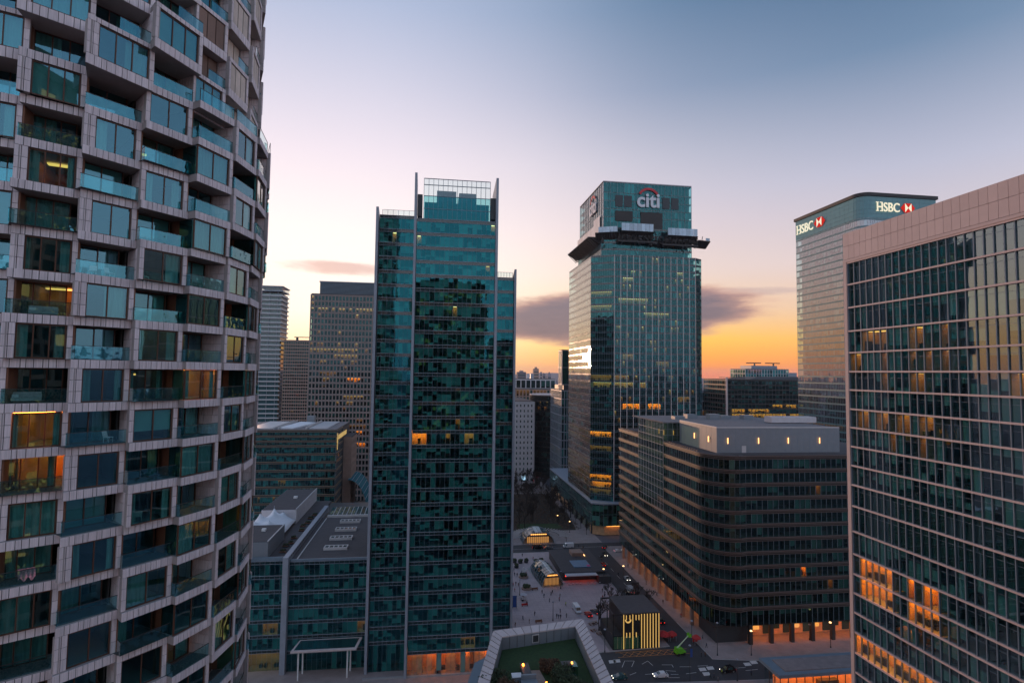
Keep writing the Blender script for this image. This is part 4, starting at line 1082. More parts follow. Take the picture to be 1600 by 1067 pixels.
    def tray(o, d, L, z, out, th=3.6):
        f = Frame(o, d); m_ = MB(); R = random.Random(int(L * 7))
        m_.hexa([f.pt(0, 0, z - th), f.pt(L, 0, z - th), f.pt(L, -1, z - th), f.pt(0, -1, z - th), f.pt(0, out, z), f.pt(L, out, z), f.pt(L, -1, z), f.pt(0, -1, z)])
        m_.build('platform', 'bronze_dark', t)
        for i in range(int(L / 1.6)):
            a = i * 1.6; MB().tube(f.pt(a, 0, z - th - .3), f.pt(a + 1.0, out + .3, z + .1), .14, n=5).build('truss_bar', 'steel_dark', t)
        return f
    def guard(f, a0, a1, n, z, h):
        k = max(1, int((a1 - a0) / 2.2))
        for i in range(k):
            p = a0 + (a1 - a0) * i / k; q = a0 + (a1 - a0) * (i + 1) / k - .12
            m_ = MB(); f.box(m_, p, q, n, n + .1, z, z + h); g = m_.build('guard_panel', 'mesh_pale', t)
            b_ = MB(); f.box(b_, p, q, n - .06, n, z + h * .48, z + h * .54); b_.build('guard_rail', 'steel_grey', g)
    pbr('mesh_pale', (.55, .66, .74), .5, var=.15, ivar=.2)
    f = tray((106, 312.0), (1, 0), 19.5, 172.4, 4.6); guard(f, 0, 19.2, 4.4, 172.5, 4.4); pass
    f = tray((134, 312.0), (1, 0), 18.5, 171.0, 4.6); guard(f, 0, 18.2, 4.4, 171.1, 4.2)
    f = tray((93.5, 317.5), (1, -.42), 13.6, 172.0, 3.6); guard(f, 2.0, 13, 3.3, 172.1, 3.2)
    f = tray((125.6, 312.3), (1, 0), 8.2, 167.6, 3.4, 2.6)
    for (xa, xb, zz_) in ((104, 128, 166.2), (131, 153, 165.2)):
        MB().box(xa, xb, 308.6, 311.6, zz_, zz_ + 1.0).build('walkway', 'bronze_dark', t)
        for q in range(int((xb - xa) / 2)): MB().tube((xa + q * 2, 308.7, zz_ + 1), (xa + q * 2 + 1, 308.2, zz_ + 4.2), .16, n=4).build('truss_bar', 'bronze_dark', t); MB().tube((xa + q * 2 + 2, 308.7, zz_ + 1), (xa + q * 2 + 1, 308.2, zz_ + 4.2), .16, n=4).build('truss_bar', 'bronze_dark', t)
    f = tray((95.4, 370), (0, -1), 52, 170.5, 6.0, 3.6)
    m_ = MB(); 
    for i in range(12): 
        m2 = MB(); f.box(m2, i * 4.3, i * 4.3 + 4.1, -1.0, -.85, 170.8, 180.2 + (3.5 if i > 8 else 0)); m2.build('screen_sheet', 'mesh_white', t)
    f = tray((152.5, 312.4), (1, .25), 8.5, 169.2, 4.2); guard(f, 5, 8, 4.0, 169.3, 1.6)
    R = random.Random(9)
    for i in range(90):
        x = R.uniform(95, 155); y = 312 - R.uniform(.3, 4.5) if x > 101 else 318 - R.uniform(0, 6)
        p = Vector((x, y, R.uniform(164.5, 171))); q = p + Vector((R.uniform(-2.5, 2.5), R.uniform(-1, 1), R.uniform(-3, 3)))
        MB().tube(p, q, R.uniform(.12, .3), n=4).build('truss_bar', 'steel_dark', t)
    for i in range(34):
        x = R.uniform(96, 154); w_ = R.uniform(.6, 2.2); y = 310.5 if x > 103 else 316
        MB().box(x, x + w_, y - 1, y, 167.5 + R.uniform(-1, 1), 170 + R.uniform(-.5, 1.5)).build('hoist_box', 'bronze_dark', t)
    for i in range(26):
        y = 318 + i * 2; MB().tube((95, y, 164.5 + R.uniform(-.5, .5)), (89.2, y + R.uniform(-1, 1), 170.2), .22, n=4).build('truss_bar', 'steel_dark', t)
    for i in range(40):
        x = R.uniform(100, 152); MB().tube((x, 311.6 - R.uniform(0, 3), 168.6), (x + R.uniform(-1, 1), 311.4, 174.5), .1, n=4).build('truss_bar', 'steel_dark', t)
pbr('mesh_white', (.72, .70, .70), .5, var=.08, ivar=.1)
crowned_tower()

# ================================================================== tower with red and white hexagon signs
def hexagon_tower():
    B = Building('office_tower', 'square glass office tower with rounded corner, dark flat roof and lit hexagon logo signs', (280, 332, 0))
    X0, X1, Y0, Y1, r = 253.8, 304.6, 301.8, 363.4, 6.0
    n = 44; zs = lin(0, 181.5, 42) + [181.5 + 4.5 * i for i in range(1, 5)]
    kw = dict(sp=1.0, gm='glass_hsbc', sm='hsbc_band', mm='steel_grey', mull=.09, md=.06, sd=.06, depth=4, blind=.25, clut=.0, mull_parts=False)
    lit = {(13, b): ('lamp_soft', 2.0) for b in range(0, 30, 2)}; lit.update({(8, b): ('lamp_soft', 2.0) for b in range(3, 20, 3)})
    facade(B, (X0, Y1), (0, -1), Y1 - Y0 - r, zs, 38, lit=lit, seed=71, **kw)
    facade(B, (X0 + r, Y0), (1, 0), X1 - X0 - r, zs, 30, seed=72, **kw)
    for i in range(5):
        a0 = pi + pi / 2 * i / 5; a1 = pi + pi / 2 * (i + 1) / 5
        p = Vector((X0 + r + r * cos(a0), Y0 + r + r * sin(a0))); q = Vector((X0 + r + r * cos(a1), Y0 + r + r * sin(a1)))
        facade(B, p, q - p, (q - p).length, zs, 1, seed=73 + i, sp_parts=False, **kw)
    B.box('body', 'room_dark', X0 + 5, X1, Y0 + 5, Y1, 0, 198)
    # blank glass sign zone
    f = Frame((X0, Y1), (0, -1)); m_ = B.joined('sign_zone', 'hsbc_zone')
    pbr('hsbc_zone', (.10, .27, .29), .12, var=.12, scale=.3, spec=.6)
    for k in range(5):
        z = 186.2 + k * 2.66
        for b in range(14): f.box(m_, b * 3.97, b * 3.97 + 3.9, .08, .16, z, z + 2.58)
        f2 = Frame((X0 + r, Y0), (1, 0))
        for b in range(12): f2.box(m_, b * 3.73, b * 3.73 + 3.66, .08, .16, z, z + 2.58)
        for i in range(5):
            a0 = pi + pi / 2 * i / 5; a1 = pi + pi / 2 * (i + 1) / 5; rr = r + .1
            p = Vector((X0 + r + rr * cos(a0), Y0 + r + rr * sin(a0))); q = Vector((X0 + r + rr * cos(a1), Y0 + r + rr * sin(a1)))
            ff = Frame(p, q - p); ff.box(m_, 0.02, (q - p).length - .02, -.05, .04, z, z + 2.58)
    poly = [(X1 + 1, Y0 - .9), (X1 + 1, Y1 + 1), (X0 - .9, Y1 + 1)] + [(X0 + r + (r + .9) * cos(pi + pi / 2 * i / 8), Y0 + r + (r + .9) * sin(pi + pi / 2 * i / 8)) for i in range(9)]
    B.part('roof', MB().prism(poly, 199.6, 201.6), 'bronze_dark')
    def sign(o, d, z, h):
        f = Frame(o, d)
        me_ = text_mesh('HSBC', h, 'sign_white', .2, .04); wd_ = max(v.co.x for v in me_.vertices)
        for v in me_.vertices: v.co.x *= 2.8 * h / wd_
        put_text('letters', me_, B.root, f.pt(0, .7, 0), f.d, z, 'glowing cream capital letters')
        m_ = MB()
        for x in (.06 * h, .52 * h):                            # serifs of the first letter
            for zz in (0, h * .93): f.box(m_, x - .08 * h, x + .2 * h, .52, .9, z + zz, z + zz + .07 * h)
        m_.build('serif', 'sign_white', B.root)
        a = 3.0 * h; w_, hh = 1.65 * h, 1.0 * h; c = z + h * .5
        pts = [(a, c), (a + w_ * .27, c + hh / 2), (a + w_ * .73, c + hh / 2), (a + w_, c), (a + w_ * .73, c - hh / 2), (a + w_ * .27, c - hh / 2)]
        m_ = MB(); vs = [f.pt(x, .9, zz) for x, zz in pts] + [f.pt(x, .3, zz) for x, zz in pts]
        m_.add(vs, [tuple(range(5, -1, -1)), tuple(range(6, 12))] + [(i, (i + 1) % 6, (i + 1) % 6 + 6, i + 6) for i in range(6)])
        g = m_.build('logo', 'sign_red', B.root)
        mid = a + w_ * .5
        for sx in (-1, 1):
            tri = [(mid, c), (mid + sx * w_ * .235, c + hh * .49), (mid + sx * w_ * .235, c - hh * .49)]
            t_ = MB(); vs = [f.pt(x, .98, zz) for x, zz in tri] + [f.pt(x, .91, zz) for x, zz in tri]
            t_.add(vs, [(0, 1, 2), (5, 4, 3), (0, 3, 4, 1), (1, 4, 5, 2), (2, 5, 3, 0)]); t_.build('logo_triangle', 'sign_white', g)
    sign((X0, Y1 - 1.6), (0, -1), 189.8, 6.2); sign((X0 + 9.6, Y0), (1, 0), 190.4, 5.6)
    B.finish(0)
hexagon_tower()

# ================================================================== pink-panelled block on the right
def right_block():
    B = Building('office_block', 'pink panelled office block with tall teal windows and pale floor bands at the right', (105, 70, 0))
    X = 86.5; Yl, Yr = 106.8, 38.0
    ys = [409.6, 443.8, 479.8, 516.5, 550, 579.4, 607.9, 637.5, 666, 695.3, 724.7, 754.4, 786.8, 825.6, 860.3, 891, 920.3, 949.8, 979.8, 1011, 1040.8]
    zz = [onX(1328, y, X).z for y in ys]
    while zz[-1] > 6: zz.append(zz[-1] - 3.95)
    zz = [max(z, 0) for z in zz]; zs = zz[::-1]; nr = len(zs) - 1
    nb = 41; W = nb * 1.64
    lit = {}
    def row(r, bays, lamp, dep=3.2):
        for b in bays: lit[(nr - 1 - r, b)] = (lamp, dep)
    row(14, [1, 2, 3, 4, 5, 8, 10, 11], 'lamp_warm', 2.6); row(15, [1, 2, 3, 4, 5, 8, 9, 10, 11], 'lamp_warm', 2.6); row(18, range(0, 12), 'lamp_warm', 2.6)
    row(3, (2, 3, 4, 5, 9, 10, 13), 'lamp_soft', 4.0); row(4, (0, 1, 5, 9, 11, 13), 'lamp_soft', 4.0); row(5, (5, 9, 10), 'lamp_soft', 4.0); row(7, (1, 2, 4, 5, 7, 8, 10, 11), 'lamp_soft', 4.5); row(8, (6, 10), 'lamp_soft', 4.0); row(5, range(20, 26), 'lamp_soft', 5)
    f = facade(B, (X, Yl), (0, -1), W, zs, nb, sp=.32, gm='glass_right', sm='pink_panel', mm='steel_blue', mull=.17, md=.16, sd=.34, depth=6, lit=lit, blind=.55, clut=.6, transom=1.0, seed=81, blank=[nr - 1 - r for r in (0, 1, 11, 12)])
    z_t = zz[0]
    # corner pier and parapet panels
    B.box('corner_pier', 'pink_panel', X - .4, X + 3, Yl + .12, Yl + 1.0, 0, z_t + .4)
    B.box('cornice', 'pink_panel', X - .45, X + .2, Yl - W, Yl + 1.0, z_t + .02, z_t + .55)
    n = 43; pw = (W + 1.0) / n; zp0, zp1 = z_t + .6, 120.4; hm = (zp1 - zp0) / 2
    for k in range(2):
        for i in range(n):
            y1 = Yl + 1.0 - i * pw; m_ = MB().box(X - .38, X - .2, y1 - pw + .03, y1 - .03, zp0 + k * hm + .03, zp0 + (k + 1) * hm - .03); B.part('parapet_panel', m_, 'pink_panel')
    B.box('parapet', 'bronze_dark', X - .2, X + .5, Yl - W, Yl + .95, z_t, 120.35)
    B.box('body', 'room_dark', X + 6.5, X + 45, Yl - W, Yl + .9, 0, 119); B.box('end_wall', 'pink_panel', X + .52, X + 45, Yl + .1, Yl + .95, 0, 120)
    B.box('roof', 'roof_dark', X + .6, X + 45, Yl - W, Yl, 119.05, 119.5)
    B.finish()
right_block()

# ================================================================== buildings further back
def grid_tower():
    B = Building('office_tower', 'stone gridded office tower with dark louvred crown behind the stepped glass tower', (-60, 420, 0))
    zs = lin(2, 142.3, 35)
    lit = {}
    R = random.Random(5)
    def row(k, bays, lamp='lamp_pale'):
        for b in bays: lit[(k, b)] = (lamp, 2.0)
    row(32, [b for b in range(2, 19) if R.random() < .8]); row(25, range(0, 8)); row(25, range(7, 14)); row(24, range(7, 14)); row(26, (8, 13)); row(23, (4, 9, 12)); row(21, range(3, 8), 'lamp_soft'); row(20, range(11, 15), 'lamp_warm'); row(17, range(10, 16)); row(13, (14, 15), 'lamp_soft'); row(11, (14, 15), 'lamp_warm'); row(9, (14, 15, 16), 'lamp_warm'); row(16, (2, 8, 12)); row(12, range(12, 17), 'lamp_soft')
    facade(B, (-83.4, 400), (1, 0), 46, zs, 20, sp=1.3, gm='glass_dark', stray=.07, sm='stone_grey', mm='stone_grey', mull=.75, md=.3, sd=.15, depth=4, lit=lit, blind=.3, clut=0, mull_parts=False, seed=91)
    B.box('body', 'room_dark', -83, -37.6, 404.3, 440, 0, 142); B.box('roof', 'roof_dark', -83, -37.5, 400, 440, 142.35, 142.8)
    B.box('crown', 'steel_dark', -78.3, -37.5, 403, 437, 142.8, 151.2); B.box('crown_cap', 'steel_grey', -78.8, -37.2, 402.6, 437.4, 151.2, 151.9)
    for i in range(9): B.joined('louvre', 'steel_blue').box(-78.4, -37.4, 402.7, 403, 143.4 + i * .85, 143.75 + i * .85)
    B.box('roof_unit', 'steel_dark', -60, -50, 412, 420, 151.9, 153)
    B.finish(0)
grid_tower()
def striped_tower():
    B = Building('residential_tower', 'slim residential tower striped by white balcony slabs against the bright sky', (-160, 620, 0))
    x0, x1, y0, y1 = -178, -153.2, 600, 628
    B.box('glazing', 'glass_solid', x0 + 1.6, x1 - 1.6, y0 + 1.6, y1, 0, 168)
    n = 36
    for k in range(n):
        z = 4 + k * 4.6
        if z < 20: continue
        m_ = MB().box(x0, x1, y0, y1, z, z + 1.15); B.part('balcony_slab', m_, 'alu_pale')
        B.joined('balustrade', 'glass_clear').box(x0 + .1, x1 - .1, y0 + .1, y0 + .16, z + 1.16, z + 1.9)
        for i in range(3): B.joined('partition', 'steel_grey').box(x0 + 4 + i * 8, x0 + 4.3 + i * 8, y0 + .6, y0 + 1.6, z + 1.15, z + 4.6)
    B.box('top_storey', 'steel_grey', x0, x1, y0, y1, 170, 171); B.box('top_glass', 'glass_clear', x0 + .5, x1 - .5, y0 + .5, y1 - .5, 171, 174.6); B.box('roof', 'steel_grey', x0 - .6, x1 + .6, y0 - .6, y1, 174.6, 175.6)
    B.box('core_wall', 'room_wall', x0 + 6, x1 - 6, y0 + 8, y1 - 6, 168, 174.6)
    B.finish(0)
striped_tower()
def mid_tower():
    B = Building('residential_tower', 'grey balcony tower with roof crane between the striped and gridded towers', (-137, 620, 0))
    x0, x1, y0 = -150, -123.5, 600; zs = lin(0, 120, 36)
    facade(B, (x0, y0), (1, 0), x1 - x0, zs, 12, sp=1.2, gm='glass_dark', sm='stone_brown', mm='stone_brown', mull=.5, md=.8, sd=.9, depth=3, blind=.3, clut=0, mull_parts=False, sp_parts=True, lit={(19, 6): ('lamp_red', 2), (10, 7): ('lamp_soft', 2), (14, 4): ('lamp_pale', 2)}, seed=93)
    B.box('body', 'room_dark', x0, x1, y0 + 3.3, y0 + 26, 0, 119.8); B.box('roof', 'roof_dark', x0, x1, y0, y0 + 26, 120, 120.6)
    B.box('crane_base', 'steel_dark', -140, -138, 606, 608, 120.6, 123.5); B.box('crane_jib', 'steel_dark', -142, -126, 606.6, 607.4, 123.5, 124.3)
    B.finish(0)
mid_tower()
def banded_block():
    B = Building('office_block', 'teal office block with thin copper bands and a lit yellow sign on its side', (-72, 325, 0))
    zs = [7 + 4.1 * i for i in range(0, 12)] + [54.5, 57.0, 59.6]
    lit = {(6, b): ('lamp_soft', 3) for b in (17, 18, 19)}; lit.update({(4, b): ('lamp_soft', 3) for b in (4, 5, 9, 15)})
    facade(B, (-96, 300), (1, 0), 48, zs, 40, sp=1.05, gm='glass_citi', sm='steel_dark', mm='steel_blue', mull=.05, md=.02, sd=.15, depth=5, lit=lit, blind=.5, clut=.4, mull_parts=False, lines=('copper_band', [(0, .10, .2), (.85, .14, .3)]), seed=94)
    facade(B, (-48, 300), (0, 1), 20, zs, 12, sp=1.05, gm='glass_dark', sm='steel_dark', mm='steel_blue', mull=.05, md=.02, sd=.15, depth=5, blind=.2, clut=.3, mull_parts=False, lines=('copper_band', [(0, .10, .2), (.85, .14, .3)]), lit={(9, 5): ('lamp_warm', 3), (9, 6): ('lamp_warm', 3), (9, 1): ('lamp_warm', 3)}, seed=95)
    B.box('roof', 'roof_grey', -96, -48, 300, 345, 59.65, 60.0)
    B.box('end_wall', 'steel_dark', -53, -47.8, 320.1, 345, 0, 59.5)
    zs2 = lin(3, 53, 12)
    facade(B, (-43.5, 324), (0, 1), 21, zs2, 8, sp=1.6, gm='glass_dark', sm='stone_brown', mm='stone_brown', mull=1.1, md=.2, sd=.1, depth=3, blind=.2, clut=0, mull_parts=False, seed=96)
    B.box('wing_wall', 'stone_brown', -47.7, -43.6, 323.5, 324, 0, 53.5); B.box('wing_roof', 'roof_dark', -47.7, -43.5, 324, 345, 53.1, 53.7)
    B.box('body', 'room_dark', -96, -53.1, 305.3, 345, 0, 59)
    B.part('roof_sheet', MB().box(-92, -80, 303, 343, 60, 60.35), 'alu_pale'); B.part('roof_sheet', MB().box(-62, -53, 303, 343, 60, 60.35), 'alu_pale')
    B.part('roof_sheet', MB().hexa([(-76, 303, 60), (-70, 303, 60), (-64, 330, 60), (-72, 330, 60), (-76, 303, 60.8), (-70, 303, 60.4), (-64, 330, 60.9), (-72, 330, 61.4)]), 'tent_white')
    B.box('rooftop_unit', 'penthouse_metal', -70, -66, 335, 340, 60, 64)
    for x in (-79, -77, -63.4): B.box('roof_rail', 'alu_pale', x, x + .4, 301, 343, 60, 61)
    put_text('letters', text_mesh('NORTHERN TRUST', 2.3, 'sign_yellow', .1, .03), B.root, (-47.4, 303.6, 0), (0, 1), 54.6, 'small lit yellow capitals')
    m_ = MB().box(-47.6, -47.3, 300.9, 301.3, 49.5, 58.0).box(-47.61, -47.29, 300.3, 301.9, 53.0, 55.5); m_.build('logo', 'sign_yellow', B.root)
    B.finish(0)
pbr('copper_band', (.36, .24, .14), .4, var=.15)
banded_block()
def vault():
    t = thing('glass_vault', 'small blue glass vault roof between the banded block and the stepped tower', 'station roof', (-36, 330, 0))
    m_ = MB(); vs = []; n = 16
    for i in range(n + 1):
        a = pi / 2 * i / n; x = -44 + 10 * sin(a); z = 14 + 17 * cos(a)
        vs += [(x, 318, z), (x, 345, z)]
    m_.add(vs, [(2 * i, 2 * i + 1, 2 * i + 3, 2 * i + 2) for i in range(n)]).build('glazing', 'vault_glass', t, smooth=True)
    for i in range(0, n + 1, 2):
        a = pi / 2 * i / n; x = -44 + 10.1 * sin(a); z = 14 + 17.1 * cos(a); MB().tube((x, 318, z), (x, 345, z), .12, n=4).build('rib', 'steel_grey', t)
    MB().box(-44, -34.2, 319, 344, 0, 14).build('wall', 'steel_dark', t); MB().box(-34.1, -33.9, 322, 324, 6, 14).build('lit_wall', 'glow_orange', t)
pbr('vault_glass', (.02, .13, .16), .8, spec=.1)
vault()

# avenue side beyond the park
def simple_block(name, label, x0, x1, y0, y1, z1, nbf, nbs, nf, gm, sm, mm, mull, sp, roofm='roof_dark', lit=None, lits=None, sd=.15, zb=.2, seed=1, left=True, md=.2, cap=None, wallm='room_dark'):
    B = Building(name, label, ((x0 + x1) / 2, (y0 + y1) / 2, 0)); zs = lin(zb, z1, nf)
    kw = dict(sp=sp, gm=gm, sm=sm, mm=mm, mull=mull, md=md, sd=sd, depth=4, clut=.1, mull_parts=False, wallm=wallm)
    if nbf: facade(B, (x0, y0), (1, 0), x1 - x0, zs, nbf, lit=lit, blind=.35, seed=seed, **kw)
    if nbs:
        if left: facade(B, (x0, y1), (0, -1), y1 - y0, zs, nbs, lit=lits, blind=.35, seed=seed + 1, **kw)
        else: facade(B, (x1, y0), (0, 1), y1 - y0, zs, nbs, lit=lits, blind=.35, seed=seed + 1, **kw)
    B.box('body', wallm, x0 + (4.3 if left else 0), x1 - (0 if left else 4.3), y0 + 4.3, y1, 0, z1 - .3)
    B.box('roof', roofm, x0, x1, y0, y1, z1 + .02, z1 + .5)
    if cap: B.box('roof_plant', cap, x0 + (x1 - x0) * .2, x1 - (x1 - x0) * .2, y0 + 5, y1 - 3, z1 + .5, z1 + 4)
    return B
simple_block('slim_tower', 'dark slim glass tower with grey edge beside the lettered tower', 102.5, 122, 440, 452, 108.6, 3, 4, 8, 'glass_teal', 'steel_grey', 'steel_grey', .5, .35, seed=101).finish(0)
simple_block('office_block', 'grey glass block with bay windows in the avenue beside the dark slim tower', 100, 113, 430, 470, 76.8, 6, 12, 12, 'glass_teal', 'steel_grey', 'steel_grey', .5, .5, seed=103, lits={(4, b): ('lamp_soft', 2) for b in range(0, 10, 3)}, cap='steel_dark').finish(0)
def drum():
    B = Building('curved_office_block', 'dark round-fronted office block at the end of the avenue', (108, 520, 0))
    zs = lin(.2, 70.5, 16); cx, cyy, r = 108.0, 500.0, 20.0; n = 12
    for i in range(n):
        a0 = pi * .95 + pi * .62 * i / n; a1 = pi * .95 + pi * .62 * (i + 1) / n
        p = Vector((cx + r * cos(a0), cyy + r * sin(a0))); q = Vector((cx + r * cos(a1), cyy + r * sin(a1)))
        facade(B, p, q - p, (q - p).length, zs, 3, sp=.8, gm='glass_dark', sm='bronze_dark', mm='steel_dark', mull=.2, md=.3, sd=.2, depth=3, blind=.15, clut=0, mull_parts=False, sp_parts=False, seed=110 + i,
               lit={(13, 0): ('lamp_soft', 2), (13, 1): ('lamp_soft', 2), (14, 2): ('lamp_pale', 1)} if i % 2 else ({(k, 1): ('lamp_warm', 2) for k in (5, 6, 7, 8, 9)} if i == 2 else None))
    B.part('roof', MB().lathe(cx, cyy, [(r + .8, 70.6), (r + .8, 71.4), (r * .6, 71.6)], 32), 'stone_pink'); B.part('body', MB().lathe(cx, cyy, [(r - 3.3, 0), (r - 3.3, 70.4)], 24), 'room_dark')
    B.finish(0)
drum()
simple_block('office_block', 'pale stepped stone building on the left of the avenue end', 60, 85.2, 470, 540, 66, 8, 14, 15, 'glass_dark', 'stone_white', 'stone_white', 2.2, 2.4, left=False, seed=121).finish(0)
simple_block('office_block', 'long low building with lit top storey closing the avenue', 50, 150, 620, 660, 72, 26, 0, 10, 'glass_dark', 'stone_brown', 'stone_brown', 1.6, 1.2, seed=123, lit={(9, b): ('lamp_soft', 3) for b in range(8, 22) if b % 5}).finish(0)
simple_block('office_block', 'arcaded pale rooftop block seen above the lit top storey', 95, 150, 680, 720, 82.5, 9, 0, 8, 'glass_dark', 'stone_white', 'stone_white', 1.2, 1.4, seed=125).finish(0)
# right background
B = simple_block('office_block', 'dark glass block with bright yellow office windows beside the hexagon-signed tower', 268, 350, 485, 530, 86.5, 24, 10, 20, 'glass_dark', 'bronze_dark', 'steel_dark', .4, 1.2, seed=131,
                 lit={**{(k, b): ('lamp_gold', 3) for k in (12, 13) for b in range(1, 12) if b != 5}, **{(12, b): ('lamp_gold', 3) for b in range(10, 24) if b % 6 != 5}, **{(14, b): ('lamp_gold', 3) for b in range(12, 22) if b % 4}, **{(k, b): ('lamp_gold', 3) for k in (10, 8) for b in range(10, 24) if b % 7}})
B.part('side_fin', MB().box(266.8, 267.9, 484, 486, 0, 88.5), 'stone_pink'); B.box('roof_canopy', 'bronze_dark', 268, 285, 484, 500, 88, 88.6)
B.part('roof_vault', MB().hexa([(292, 487, 87), (352, 487, 87), (352, 530, 87), (292, 530, 87), (304, 496, 89.2), (352, 496, 89.8), (352, 522, 89.8), (304, 522, 89.2)]), 'bronze_dark')
B.finish(0)
B = simple_block('office_tower', 'rooftop with reddish lit glass and two window-cleaning cranes behind the yellow-windowed block', 330, 380, 560, 590, 97.2, 16, 6, 22, 'glass_citi', 'steel_grey', 'alu_pale', .5, .6, seed=133, lit={(21, b): ('lamp_red', 2) for b in (1, 2, 3, 4, 5)}, cap='steel_grey')
for x in (344, 366):
    B.box('cleaning_crane', 'steel_dark', x, x + 1.2, 566, 567.2, 97.7, 103.5); B.part('crane_jib', MB().box(x - 9, x + 8, 566.1, 567.1, 103.5, 104.5), 'steel_dark')
B.box('annex', 'steel_grey', 380.2, 391, 562, 588, 0, 94); B.finish(0)
simple_block('warehouse', 'low pale shed roof with a strip of orange windows beyond the lettered tower', 240, 285, 540, 580, 74, 16, 0, 8, 'glass_dark', 'steel_grey', 'steel_grey', .5, 1.4, seed=135, lit={(k, b): ('lamp_soft', 3) for k in (4, 5) for b in range(16)}, roofm='roof_grey', cap='stone_white').finish(0)

# towers behind the viewer, seen mirrored in the glass
def behind(name, label, x0, x1, y0, y1, h, fh, seed, wallm):
    B = Building(name, label, ((x0 + x1) / 2, (y0 + y1) / 2, 0)); R = random.Random(seed); nf = int(h / fh)
    B.box('body', 'room_dark', x0 + .6, x1 - .6, y0, y1 - .6, 0, h)
    for k in range(nf):
        B.joined('floor_band', wallm).box(x0, x1, y0, y1, k * fh, k * fh + 1.0)
    nb = int((x1 - x0) / 3.2)
    for k in range(nf):
        for b in range(nb):
            xa = x0 + (x1 - x0) * b / nb
            B.joined('pier', wallm).box(xa - .35, xa + .35, y1 - .6, y1 - .02, k * fh + 1, (k + 1) * fh)
            q = R.random()
            mt = 'lamp_dim' if (q < .14 and k > nf * .3) else 'glass_solid'
            if mt != 'glass_solid' or True: B.joined('window', mt).box(xa + .5, xa + 2.6, y1 - .58, y1 - .4, k * fh + 1.05, (k + 1) * fh - .05)
    B.box('roof', 'roof_dark', x0, x1, y0, y1, h, h + 1.2); B.finish(0)
behind('residential_tower', 'banded apartment tower behind the viewpoint, seen mirrored in the stepped glass tower', -14, 34, -50, -16, 148, 3.3, 3, 'stone_brown')
behind('residential_tower', 'low apartment block behind the viewpoint, seen mirrored in the lower glass', -95, -30, -60, -30, 62, 3.3, 4, 'stone_brown')
behind('residential_tower', 'wide apartment block behind the viewpoint beside the banded apartment tower', 40, 130, -70, -36, 112, 3.3, 6, 'stone_pink')
pbr('tent_red', (.5, .025, .025), .7)
pbr('lift_pale', (.5, .62, .4), .5)
pbr('sheet_blue', (.10, .22, .34), .5); pbr('sheet_pink', (.6, .08, .2), .6)

